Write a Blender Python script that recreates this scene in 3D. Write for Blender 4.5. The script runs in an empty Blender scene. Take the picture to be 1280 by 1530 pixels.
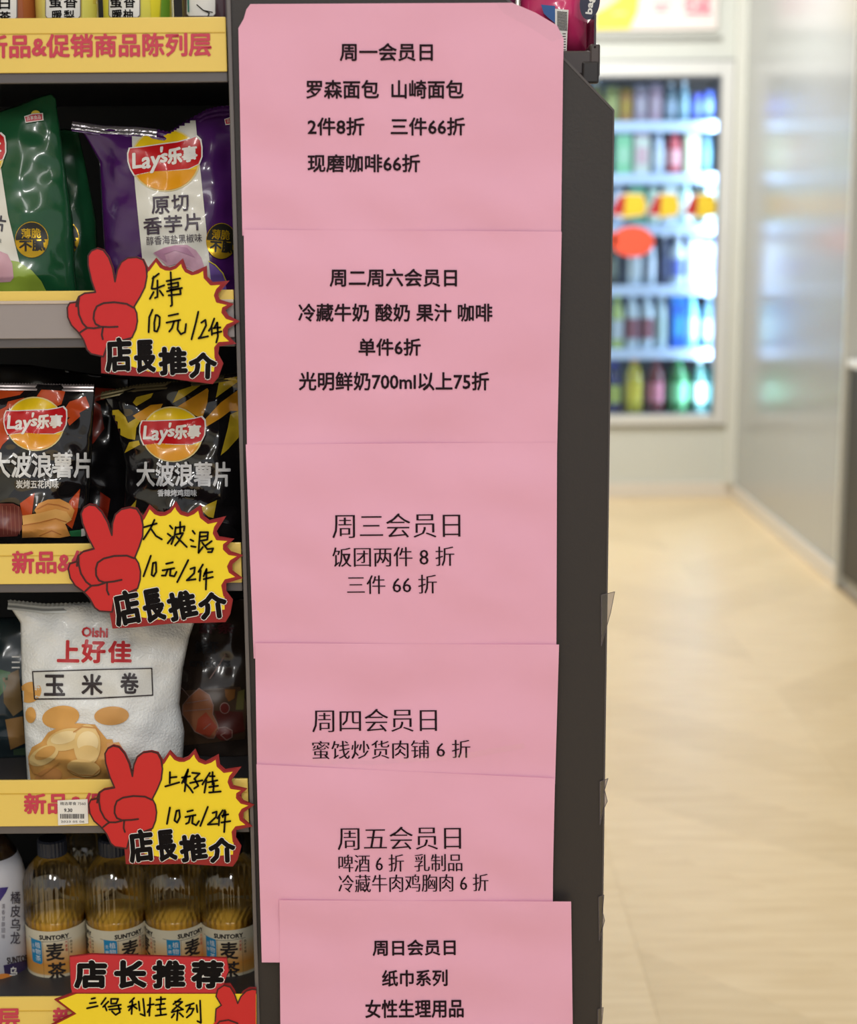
import bpy, bmesh, math, random
import numpy as np
from mathutils import Vector, Matrix
from mathutils.geometry import tessellate_polygon
random.seed(7)
C = bpy.context.scene.collection
PI = math.pi
# ------------------------------------------------------------------ camera
PW, PH, F = 1280.0, 1530.0, 2300.0
PITCH, ROLL, CAMZ = math.radians(10.2), math.radians(0.4), 1.30
fwd = np.array([0, math.cos(PITCH), -math.sin(PITCH)])
up0 = np.array([0, math.sin(PITCH), math.cos(PITCH)])
X0 = np.array([1.0, 0, 0])
right = X0*math.cos(ROLL) - up0*math.sin(ROLL)
upv = up0*math.cos(ROLL) + X0*math.sin(ROLL)
CO = np.array([0, 0, CAMZ])
cd = bpy.data.cameras.new('camera'); cam = bpy.data.objects.new('camera', cd); C.objects.link(cam)
m = Matrix.Identity(4)
for i in range(3):
    m[i][0], m[i][1], m[i][2], m[i][3] = right[i], upv[i], -fwd[i], CO[i]
cam.matrix_world = m
cd.sensor_fit = 'HORIZONTAL'; cd.sensor_width = 36; cd.lens = F/PW*36
cd.dof.use_dof = True; cd.dof.focus_distance = 1.50; cd.dof.aperture_fstop = 5.2
cd.clip_start = 0.05; cd.clip_end = 60
bpy.context.scene.camera = cam
# ------------------------------------------------------------------ world, lights, exposure
sc = bpy.context.scene
sc.view_settings.view_transform = 'Standard'; sc.view_settings.look = 'None'
sc.view_settings.gamma = 1; sc.view_settings.use_curve_mapping = False
sc.view_settings.exposure = 0.10
sc.cycles.max_bounces = 8; sc.cycles.transparent_max_bounces = 24
w = bpy.data.worlds.new('world'); sc.world = w; w.use_nodes = True
w.node_tree.nodes['Background'].inputs[0].default_value = (0.97, 0.98, 1.0, 1)
w.node_tree.nodes['Background'].inputs[1].default_value = 0.42
def area(name, loc, rot, sx, sy, power, col=(1, .985, .96)):
    l = bpy.data.lights.new(name, 'AREA'); l.shape = 'RECTANGLE'; l.size = sx; l.size_y = sy
    l.energy = power; l.color = col
    o = bpy.data.objects.new(name, l); C.objects.link(o); o.location = loc; o.rotation_euler = rot
    return o
for (x, y, p) in ((-.35, .30, 5), (.75, .1, 4.5), (-.45, -1.5, 34), (.75, -1.9, 36), (.25, 2.9, 18), (-.2, 4.4, 16), (-.3, 6.2, 16)):
    area('ceiling_tube_light', (x, y, 2.72), (0, 0, 0), 0.18, 1.3, p)
# added unseen fill lights, tilted to brighten the fridge wall and the partition
area('wall_fill_light', (.6, 5.9, 2.75), (math.radians(52), 0, 0), 1.6, .25, 29, (.98, .99, 1))
area('wall_fill_light', (.1, 5.4, 2.75), (0, math.radians(-55), 0), .25, 2.4, 13, (.98, .99, 1))
# ------------------------------------------------------------------ pixel rays
def rays(px, py):
    px = np.asarray(px, float); py = np.asarray(py, float)
    return (fwd[None, :] + np.outer((px-PW/2)/F, right) - np.outer((py-PH/2)/F, upv))
def at(px, py, Y):
    d = rays([px], [py])[0]; return CO + d*(Y/d[1])
def plane_surf(Y, disp=None):
    def f(px, py, eps):
        d = rays(px, py); yy = np.full(len(d), Y)
        for _ in range(3 if disp else 1):
            p = CO + d*(yy/d[:, 1])[:, None]
            if disp: yy = Y + disp(p[:, 0], p[:, 2])
        p[:, 1] = yy - eps
        return p, np.ones(len(p), bool)
    return f
def cyl_surf(cx, cy, r):
    def f(px, py, eps):
        d = rays(px, py); a = d[:, 0]**2+d[:, 1]**2; b = -2*(d[:, 0]*cx+d[:, 1]*cy); c = cx*cx+cy*cy-r*r
        D = b*b-4*a*c; ok = D > 0; t = (-b-np.sqrt(np.maximum(D, 0)))/(2*a)
        p = CO + d*t[:, None]
        n = p-np.array([cx, cy, 0]); n[:, 2] = 0; n /= np.maximum(np.linalg.norm(n, axis=1), 1e-6)[:, None]
        return p+n*eps, ok & (n[:, 1] < -.15)
    return f
# ------------------------------------------------------------------ materials
def lin(c):
    c = c/255.0
    return c/12.92 if c <= .04045 else ((c+.055)/1.055)**2.4
def rgba(c): return (lin(c[0]), lin(c[1]), lin(c[2]), 1)
MC = {}
def mat(col, rough=.6, metal=0.0, bump=0.0, bscale=40, coat=0.0, alpha=1.0, var=0.0, vscale=8, emis=0, trans=0, kind='noise'):
    k = (tuple(col), rough, metal, bump, bscale, coat, alpha, var, vscale, emis, trans, kind)
    if k in MC: return MC[k]
    mt = bpy.data.materials.new('surface'); mt.use_nodes = True
    n = mt.node_tree.nodes; L = mt.node_tree.links; b = n['Principled BSDF']
    b.inputs['Base Color'].default_value = rgba(col); b.inputs['Roughness'].default_value = rough
    b.inputs['Metallic'].default_value = metal; b.inputs['Coat Weight'].default_value = coat
    b.inputs['Coat Roughness'].default_value = .08
    b.inputs['Alpha'].default_value = alpha; b.inputs['Transmission Weight'].default_value = trans
    if emis:
        b.inputs['Emission Color'].default_value = rgba(col); b.inputs['Emission Strength'].default_value = emis
    if bump or var: tc = n.new('ShaderNodeTexCoord')
    if var:
        t = n.new('ShaderNodeTexNoise'); t.inputs['Scale'].default_value = vscale; t.inputs['Detail'].default_value = 4
        L.new(tc.outputs['Object'], t.inputs['Vector'])
        mx = n.new('ShaderNodeHueSaturation'); mx.inputs['Color'].default_value = rgba(col)
        mr = n.new('ShaderNodeMapRange'); mr.inputs[3].default_value = 1-var; mr.inputs[4].default_value = 1+var
        L.new(t.outputs[0], mr.inputs[0]); L.new(mr.outputs[0], mx.inputs['Value']); L.new(mx.outputs[0], b.inputs['Base Color'])
    if bump:
        if kind == 'noise':
            t = n.new('ShaderNodeTexNoise'); t.inputs['Scale'].default_value = bscale; t.inputs['Detail'].default_value = 3
        else:
            t = n.new('ShaderNodeTexVoronoi'); t.inputs['Scale'].default_value = bscale
        L.new(tc.outputs['Object'], t.inputs['Vector'])
        bp = n.new('ShaderNodeBump'); bp.inputs['Strength'].default_value = bump; bp.inputs['Distance'].default_value = .004
        L.new(t.outputs[0], bp.inputs['Height']); L.new(bp.outputs[0], b.inputs['Normal'])
    MC[k] = mt; return mt
def film(tint=(255, 255, 255), gloss=.12, rough=.06, flat=False):
    k = ('film', tint, gloss, rough, flat)
    if k in MC: return MC[k]
    mt = bpy.data.materials.new('clear_film'); mt.use_nodes = True; n = mt.node_tree.nodes; L = mt.node_tree.links
    n.clear(); o = n.new('ShaderNodeOutputMaterial'); t = n.new('ShaderNodeBsdfTransparent'); g = n.new('ShaderNodeBsdfGlossy')
    t.inputs[0].default_value = rgba(tint); g.inputs['Roughness'].default_value = rough
    x = n.new('ShaderNodeMixShader'); fr = n.new('ShaderNodeFresnel'); fr.inputs[0].default_value = 1.45
    ad = n.new('ShaderNodeMath'); ad.operation = 'ADD'; ad.inputs[1].default_value = gloss-.04
    L.new(fr.outputs[0], ad.inputs[0])
    if flat: x.inputs[0].default_value = gloss
    else: L.new(ad.outputs[0], x.inputs[0])
    L.new(t.outputs[0], x.inputs[1]); L.new(g.outputs[0], x.inputs[2])
    L.new(x.outputs[0], o.inputs[0]); MC[k] = mt; return mt
# ------------------------------------------------------------------ object helpers
def tag(o, label, cat, group=None):
    o['label'] = label; o['category'] = cat
    if group: o['group'] = group
    return o
def thing(name, label, cat, loc, group=None):
    o = bpy.data.objects.new(name, None); C.objects.link(o); o.location = tuple(float(v) for v in loc); o.empty_display_size = .05
    return tag(o, label, cat, group)
def origin_of(parent):
    v = Vector((0, 0, 0))
    while parent: v = v+parent.location; parent = parent.parent
    return v
def obj(name, bm, mats, parent=None, world=True, smooth=False):
    """bm in world coordinates when world=True, else local to the parent"""
    me = bpy.data.meshes.new(name)
    if world and parent: bmesh.ops.translate(bm, verts=bm.verts, vec=-origin_of(parent))
    if smooth:
        for f in bm.faces: f.smooth = True
    bm.to_mesh(me); bm.free()
    for q in (mats if isinstance(mats, (list, tuple)) else [mats]): me.materials.append(q)
    o = bpy.data.objects.new(name, me); C.objects.link(o); o.parent = parent
    return o
def struct(name, bm, mt):
    o = obj(name, bm, mt); o['kind'] = 'structure'; return o
def bx(bm, x0, x1, y0, y1, z0, z1, bev=0):
    r = bmesh.ops.create_cube(bm, size=1)['verts']
    for v in r: v.co = Vector((x0+(v.co.x+.5)*(x1-x0), y0+(v.co.y+.5)*(y1-y0), z0+(v.co.z+.5)*(z1-z0)))
    if bev:
        es = list({e for v in r for e in v.link_edges})
        bmesh.ops.bevel(bm, geom=es, offset=bev, segments=2, affect='EDGES', profile=.5)
    return bm
def box(x0, x1, y0, y1, z0, z1, bev=0): return bx(bmesh.new(), x0, x1, y0, y1, z0, z1, bev)
def lathe(prof, seg=32, flute=None, cap=True):
    """prof = [(r,z)...]; flute(i,ang)->radius factor"""
    bm = bmesh.new(); rings = []
    for i, (r, z) in enumerate(prof):
        ring = []
        for k in range(seg):
            a = 2*PI*k/seg; rr = r*(flute(i, a, z) if flute else 1)
            ring.append(bm.verts.new((rr*math.cos(a), rr*math.sin(a), z)))
        rings.append(ring)
    for a, b in zip(rings, rings[1:]):
        for k in range(seg): bm.faces.new((a[k], a[(k+1) % seg], b[(k+1) % seg], b[k]))
    if cap: bm.faces.new(rings[0][::-1]); bm.faces.new(rings[-1])
    return bm
def prism(pts, y0, y1, px=False):
    """polygon in the XZ plane extruded along Y"""
    bm = bmesh.new()
    a = [bm.verts.new((x, y0, z)) for x, z in pts]; b = [bm.verts.new((x, y1, z)) for x, z in pts]
    f1 = bm.faces.new(a); f2 = bm.faces.new(b[::-1]); n = len(a)
    for i in range(n): bm.faces.new((a[i], b[i], b[(i+1) % n], a[(i+1) % n]))
    bmesh.ops.recalc_face_normals(bm, faces=bm.faces)
    bmesh.ops.triangulate(bm, faces=[f1, f2])
    return bm
# ------------------------------------------------------------------ printed artwork laid onto real surfaces
TX = {}
def glyphs(s, thin=0.0):
    k = (s, thin)
    if k in TX: return TX[k]
    c = bpy.data.curves.new('t', 'FONT'); c.body = s; c.offset = thin; c.dimensions = '2D'; c.fill_mode = 'FRONT'; c.resolution_u = 2
    o = bpy.data.objects.new('t', c); C.objects.link(o); bpy.context.view_layer.update()
    me = bpy.data.meshes.new_from_object(o.evaluated_get(bpy.context.evaluated_depsgraph_get()))
    V = np.array([v.co[:2] for v in me.vertices]); Fc = [tuple(p.vertices) for p in me.polygons]
    bpy.data.objects.remove(o); bpy.data.curves.remove(c); bpy.data.meshes.remove(me)
    V = V-V.min(0); V = V/V.max(0)      # 0..1 both ways, y up
    TX[k] = (V, Fc); return TX[k]
class Art:
    def __init__(s, surf, grid=10): s.surf, s.grid, s.items = surf, grid, []
    def cut(s, V, Fc):
        g = s.grid
        if not g: return V, Fc
        bm = bmesh.new(); vs = [bm.verts.new((x, y, 0)) for x, y in V]
        for f in Fc:
            try: bm.faces.new([vs[i] for i in f])
            except ValueError: pass
        for ax in (0, 1):
            lo, hi = V[:, ax].min(), V[:, ax].max(); k = math.ceil(lo/g+.001)
            while k*g < hi-.01:
                co = [0, 0, 0]; no = [0, 0, 0]; co[ax] = k*g; no[ax] = 1
                bmesh.ops.bisect_plane(bm, geom=bm.verts[:]+bm.edges[:]+bm.faces[:], dist=1e-4, plane_co=co, plane_no=no); k += 1
        bm.verts.index_update()
        V2 = np.array([v.co[:2] for v in bm.verts]); F2 = [tuple(v.index for v in f.verts) for f in bm.faces]; bm.free()
        return V2, F2
    def add(s, V, Fc, mt, layer, cut=True):
        V = np.asarray(V, float)
        if cut: V, Fc = s.cut(V, Fc)
        s.items.append((V, Fc, mt, layer))
    def poly(s, pts, mt, layer=1):
        t = tessellate_polygon([[Vector((x, y, 0)) for x, y in pts]]); s.add(pts, t, mt, layer)
    def ell(s, cx, cy, rx, ry, mt, layer=1, rot=0, n=28, a0=0, a1=360):
        c, si = math.cos(math.radians(rot)), math.sin(math.radians(rot)); P = []
        full = a1-a0 >= 360
        for k in range(n if full else n+1):
            a = math.radians(a0+(a1-a0)*k/n); x, y = rx*math.cos(a), ry*math.sin(a); P.append((cx+x*c-y*si, cy+x*si+y*c))
        s.poly(P, mt, layer)
    def stroke(s, pts, wd, mt, layer=1, closed=False):
        pts = [np.array(p, float) for p in pts]
        if closed: pts = pts+[pts[0]]
        for si, (a, b) in enumerate(zip(pts, pts[1:])):
            d = b-a; L = np.linalg.norm(d)
            if L < 1e-6: continue
            th = math.atan2(d[1], d[0]); P = []
            for k in range(5): q = th+PI/2+PI*k/4; P.append(a+wd/2*np.array([math.cos(q), math.sin(q)]))
            for k in range(5): q = th-PI/2+PI*k/4; P.append(b+wd/2*np.array([math.cos(q), math.sin(q)]))
            if L > 2*s.grid and s.grid: s.add(P, [tuple(range(10))], mt, layer+.05*(si % 4))
            else: s.add(P, [tuple(range(10))], mt, layer+.05*(si % 4), cut=False)
    def text(s, t, x0, y0, x1, y1, mt, layer=1, bold=0, thin=0.0, rot=0, shear=0, hsm=0, warp=None):
        V, Fc = glyphs(t, thin)
        x = x0+V[:, 0]*(x1-x0); y = y1-V[:, 1]*(y1-y0); x = x+shear*(y1-y)-shear*(y1-y0)/2
        if warp: y = y+np.array([warp((q-x0)/(x1-x0)) for q in x])
        cx, cy = (x0+x1)/2, (y0+y1)/2; r = math.radians(rot)
        P = np.stack([cx+(x-cx)*math.cos(r)-(y-cy)*math.sin(r), cy+(x-cx)*math.sin(r)+(y-cy)*math.cos(r)], 1)
        V2, F2 = s.cut(P, Fc)
        offs = [(0, 0)]
        if bold: offs += [(bold*math.cos(2*PI*k/8), bold*math.sin(2*PI*k/8)) for k in range(8)]
        if hsm: offs += [(hsm, 0), (-hsm, 0)]
        for k, o in enumerate(offs): s.items.append((V2+np.array(o), F2, mt, layer+.05*k))
    def build(s, name, parent, step=.0004, base=.0003, smooth=True, label=None):
        V, Fs, MI, mats, NN = [], [], [], [], []; n = 0
        for v, f, mt, ly in s.items:
            p, ok = s.surf(v[:, 0], v[:, 1], base+step*ly)
            pa, _ = s.surf(v[:, 0]+.6, v[:, 1], base+step*ly); pb, _ = s.surf(v[:, 0], v[:, 1]+.6, base+step*ly)
            nn = np.cross(pb-p, pa-p); nn /= np.maximum(np.linalg.norm(nn, axis=1), 1e-12)[:, None]
            nn[nn[:, 1] > 0] *= -1 if not isinstance(s, LArt) else 1
            if isinstance(s, LArt): nn = np.stack([p[:, 0], p[:, 1], 0*p[:, 0]], 1)/np.linalg.norm(p[:, :2], axis=1)[:, None]
            NN.append(nn)
            if mt not in mats: mats.append(mt)
            mi = mats.index(mt); V.append(p)
            for q in f:
                if all(ok[i] for i in q): Fs.append(tuple(i+n for i in q)); MI.append(mi)
            n += len(v)
        V = np.concatenate(V)-np.array(origin_of(parent))
        used = sorted({i for f in Fs for i in f}); re = {a: b for b, a in enumerate(used)}
        me = bpy.data.meshes.new(name); me.from_pydata([tuple(V[i]) for i in used], [], [tuple(re[i] for i in f) for f in Fs])
        for q in mats: me.materials.append(q)
        me.polygons.foreach_set('material_index', MI)
        # face toward the viewer side (-Y)
        me.update()
        bm = bmesh.new(); bm.from_mesh(me)
        nv = np.concatenate(NN)[used]
        fl = [f for f in bm.faces if f.normal.dot(Vector(nv[f.verts[0].index])) < 0]; bmesh.ops.reverse_faces(bm, faces=fl)
        for f in bm.faces: f.smooth = True
        bm.to_mesh(me); bm.free()
        me.normals_split_custom_set_from_vertices([tuple(q) for q in nv])
        o = bpy.data.objects.new(name, me); C.objects.link(o); o.parent = parent
        if label: o['label'] = label
        return o
class LArt(Art):
    """artwork in label millimetres: x along the arc, y downward from the label top"""
# ------------------------------------------------------------------ palette
INK = mat((16, 12, 14), .6)
INK.node_tree.nodes['Principled BSDF'].inputs['Specular IOR Level'].default_value = .12; WHITE = mat((238, 236, 232), .45); RED = mat((205, 32, 36), .4); YEL = mat((252, 222, 40), .4)
DKRED = mat((150, 22, 26), .4); OUTL = mat((60, 16, 18), .5)
# ================================================================== SETTING
YP = 1.452            # face of the dark end panel
YW = 7.60             # far wall
wallm = mat((208, 210, 202), .55, var=.03, vscale=2)
XR = at(1095, 722, YW)[0]
# floor of chevron planks
sub = struct('floor', box(-2.2, XR+.02, -2.5, YW+.02, -.03, -.0025), mat((150, 125, 90), .5))
def clip(poly, ax, lim, sgn):
    out = []
    for i in range(len(poly)):
        a, b = poly[i], poly[(i+1) % len(poly)]; da, db = sgn*(a[ax]-lim), sgn*(b[ax]-lim)
        if da <= 0: out.append(a)
        if (da < 0) != (db < 0) and da != db: t = da/(da-db); out.append((a[0]+(b[0]-a[0])*t, a[1]+(b[1]-a[1])*t))
    return out
def plank_mat(i):
    random.seed(100+i); v = random.uniform(-4.5, 4.5)
    mt = bpy.data.materials.new('oak_plank'); mt.use_nodes = True; n = mt.node_tree.nodes; L = mt.node_tree.links; b = n['Principled BSDF']
    tc = n.new('ShaderNodeTexCoord'); mp = n.new('ShaderNodeMapping'); mp.inputs['Rotation'].default_value = (0, 0, PI/4*(1 if i % 2 else -1)); mp.inputs['Scale'].default_value = (3, 26, 1)
    t = n.new('ShaderNodeTexNoise'); t.inputs['Scale'].default_value = 1.6; t.inputs['Detail'].default_value = 5
    r = n.new('ShaderNodeValToRGB'); r.color_ramp.elements[0].position = .3; r.color_ramp.elements[1].position = .7
    r.color_ramp.elements[0].color = rgba((224+v, 198+v, 154+v)); r.color_ramp.elements[1].color = rgba((239+v, 216+v, 176+v))
    L.new(tc.outputs['Object'], mp.inputs[0]); L.new(mp.outputs[0], t.inputs['Vector']); L.new(t.outputs[0], r.inputs[0]); L.new(r.outputs[0], b.inputs['Base Color'])
    b.inputs['Roughness'].default_value = .36; b.inputs['Specular IOR Level'].default_value = .55
    return mt
PM = [plank_mat(i) for i in range(6)]
CW, PWD = .62, .20
k = 0
for col in range(-1, 3):
    xa = 1.0+(col-1)*CW; xb = xa+CW; s = 1 if col % 2 else -1
    dz = PWD*math.sqrt(2)
    for j in range(-4, 34):
        ya = .9+j*dz
        g = .0003
        if s > 0: P = [(xa+g, ya+g), (xb-g, ya+CW+g), (xb-g, ya+CW+dz-g), (xa+g, ya+dz-g)]
        else: P = [(xa+g, ya+CW+g), (xb-g, ya+g), (xb-g, ya+dz-g), (xa+g, ya+CW+dz-g)]
        for ax, lim, sg in ((0, XR-.012, 1), (0, .1, -1), (1, YW-.004, 1), (1, 1.95, -1)): 
            P = clip(P, ax, lim, sg)
            if len(P) < 3: break
        if len(P) < 3: continue
        ar = abs(sum(P[i][0]*P[(i+1) % len(P)][1]-P[(i+1) % len(P)][0]*P[i][1] for i in range(len(P))))/2
        if ar < 2e-4: continue
        bm = bmesh.new(); t = [bm.verts.new((x, y, 0)) for x, y in P]; q = [bm.verts.new((x, y, -.0025)) for x, y in P]; n = len(P)
        f = bm.faces.new(t); [bm.faces.new((t[i], q[i], q[(i+1) % n], t[(i+1) % n])) for i in range(n)]
        bmesh.ops.recalc_face_normals(bm, faces=bm.faces)
        if f.normal.z < 0: bmesh.ops.reverse_faces(bm, faces=bm.faces)
        obj('floor_plank', bm, PM[(k*5+(1 if s > 0 else 0)) % 6], sub, world=False); k += 1
bm = box(-2.2, .1, 1.95, YW, -.0025, 0); bx(bm, -2.2, XR+.02, -2.5, 1.95, -.0025, 0)
o = obj('floor_covering', bm, PM[0], sub, world=False)
# fridge opening in the far wall
FX0, FX1 = at(740, 400, YW)[0], at(1088, 400, YW)[0]
FZ1, FZ0 = at(1000, 93, YW)[2], at(1000, 634, YW)[2]
bm = box(-2.2, FX0, YW, YW+.1, 0, 2.85); bx(bm, FX1, XR+.1, YW, YW+.1, 0, 2.85)
bx(bm, FX0, FX1, YW, YW+.1, 0, FZ0); bx(bm, FX0, FX1, YW, YW+.1, FZ1, 2.85)
struct('wall_back', bm, wallm)
struct('wall_left', box(-2.3, -2.2, -2.5, YW+.1, 0, 2.85), wallm)
struct('ceiling', box(-2.3, XR+2.0, -2.5, YW+.1, 2.85, 2.95), mat((225, 225, 220), .8))
part = mat((172, 174, 172), .20, var=.03, vscale=1.5)
YE = 5.62
struct('wall_right', box(XR, XR+.08, YE, YW, 0, 2.85), part)
struct('trim_1', box(XR-.05, XR+.02, YW-.05, YW+.01, 0.07, 2.85, .004), mat((216, 216, 206), .45))
struct('trim_2', box(XR-.012, XR+.09, YE-.03, YE, 0.0, 2.85, .003), mat((196, 195, 186), .4))
zt = at(1200, 105, 6.6)[2]
struct('baseboard_back', box(-2.2, XR-.014, YW-.014, YW, 0, .075, .003), mat((222, 214, 202), .4))
struct('baseboard_right', box(XR-.014, XR, YE-.02, YW, 0, .07, .003), mat((222, 214, 202), .4))
struct('trim_4', box(FX1+.0, XR-.05, YW-.006, YW+.002, .08, 2.85), mat((205, 206, 198), .5))
# ================================================================== FRIDGE
fr = thing('drinks_fridge', 'tall built-in glass-door drinks fridge with blue-white lit shelves in the far wall', 'fridge', ((FX0+FX1)/2, YW, FZ0))
fm = mat((218, 218, 214), .35, metal=.1)
IX1 = at(1069, 400, YW)[0]; IZ1, IZ0 = at(1000, 114, YW)[2], at(1000, 619, YW)[2]
IX0 = FX0+.05
bm = box(FX0, IX0, YW-.03, YW+.03, FZ0, FZ1, .004); bx(bm, IX1, FX1, YW-.03, YW+.03, FZ0, FZ1, .004)
bx(bm, IX0, IX1, YW-.03, YW+.03, IZ1, FZ1, .004); bx(bm, IX0, IX1, YW-.03, YW+.03, FZ0, IZ0, .004)
obj('door_frame', bm, fm, fr)
bm = box(FX0-.012, FX0, YW-.012, YW, FZ0-.012, FZ1+.012); bx(bm, FX1, FX1+.012, YW-.012, YW, FZ0-.012, FZ1+.012); bx(bm, FX0, FX1, YW-.012, YW, FZ1, FZ1+.012); bx(bm, FX0, FX1, YW-.012, YW, FZ0-.012, FZ0)
obj('outer_trim', bm, mat((140, 140, 136), .4), fr)
bm = box(IX1-.012, IX1, YW-.034, YW-.03, IZ0, IZ1); bx(bm, IX0, IX1, YW-.034, YW-.03, IZ1-.012, IZ1)
obj('door_gasket', bm, mat((110, 112, 115), .5), fr)
obj('door_glass', box(IX0, IX1, YW-.004, YW+.002, IZ0, IZ1), film((244, 250, 252), .05, .08), fr)
bm = box(IX0-.03, IX1+.04, YW+.58, YW+.6, IZ0-.02, IZ1+.02); bx(bm, IX0-.05, IX0-.03, YW+.1, YW+.6, IZ0-.02, IZ1+.02); bx(bm, IX1+.04, IX1+.06, YW+.1, YW+.6, IZ0-.02, IZ1+.02)
bx(bm, IX0-.05, IX1+.06, YW+.1, YW+.6, IZ1+.02, IZ1+.04); bx(bm, IX0-.05, IX1+.06, YW+.1, YW+.6, IZ0-.04, IZ0-.02)
obj('cabinet_lining', bm, mat((100, 125, 150), .5), fr)
obj('light_tube', box(IX1+.005, IX1+.025, YW+.03, YW+.05, IZ0+.02, IZ1-.25), mat((205, 225, 255), .5, emis=9), fr)
area('fridge_light', (IX1-.005, YW+.06, (IZ0+IZ1)/2), (0, math.radians(90), math.radians(-25)), 1.7, .04, 6.5, (.72, .86, 1))
area('fridge_light', (IX0+.005, YW+.06, (IZ0+IZ1)/2), (0, math.radians(-90), math.radians(25)), 1.6, .04, 9.0, (.72, .86, 1))
YS = YW+.10
shelf_py = [180, 258, 334, 425, 520, 614]
sz = [at(990, y, YS)[2] for y in shelf_py]
stripm = mat((190, 210, 242), .35, emis=.35)  # price strips are no lamps; emission imitates their bluish lit look
for i, z in enumerate(sz):
    if i < 5:
        obj('fridge_shelf', box(IX0-.02, IX1+.035, YS, YS+.42, z-.022, z-.012), mat((170, 190, 215), .4), fr)
        obj('price_strip', box(IX0-.02, IX1+.035, YS-.012, YS, z-.055, z-.002, .002), stripm, fr)
    else:
        obj('fridge_shelf', box(IX0-.02, IX1+.035, YS, YS+.42, z-.02, z-.01), mat((80, 90, 100), .5), fr)
def lbottle(name, label, cat, group, x, y, z, r, h, body, lab=None, cap=(230, 230, 235), kind='bottle', rough=.15):
    t = thing(name, label, cat, (x, y, z), group)
    if kind == 'bottle':
        pr = [(r*.9, 0), (r, .01), (r, h*.62), (r*.85, h*.74), (r*.42, h*.88), (r*.4, h*.93)]
        obj('body', lathe(pr, 16), mat(body, rough, coat=.5), t, False, True)
        obj('cap', lathe([(r*.45, h*.925), (r*.45, h), ], 12), mat(cap, .4), t, False)
        if lab: obj('label_band', lathe([(r*1.015, h*.2), (r*1.015, h*.55)], 16, cap=False), mat(lab, .5), t, False, True)
    elif kind == 'can':
        obj('body', lathe([(r*.85, 0), (r, .01), (r, h-.012), (r*.84, h)], 16), mat(body, .3, metal=.3), t, False, True)
        if lab: obj('label_band', lathe([(r*1.015, h*.3), (r*1.015, h*.7)], 16, cap=False), mat(lab, .5), t, False, True)
    else:
        bm = box(-r, r, -r, r, 0, h*.82, .003); obj('body', bm, mat(body, .45), t, False)
        bm = bmesh.new(); a = [bm.verts.new(v) for v in ((-r, -r, h*.82), (r, -r, h*.82), (r, r, h*.82), (-r, r, h*.82), (-r, 0, h*.97), (r, 0, h*.97))]
        for f in ((0, 1, 5, 4), (2, 3, 4, 5), (1, 2, 5), (3, 0, 4)): bm.faces.new([a[i] for i in f])
        obj('gable_top', bm, mat(lab or body, .45), t, False)
        obj('panel_print', box(-r*.7, r*.7, -r-.002, -r, h*.25, h*.6), mat(lab or (220, 60, 60), .5), t, False)
    return t
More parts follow.
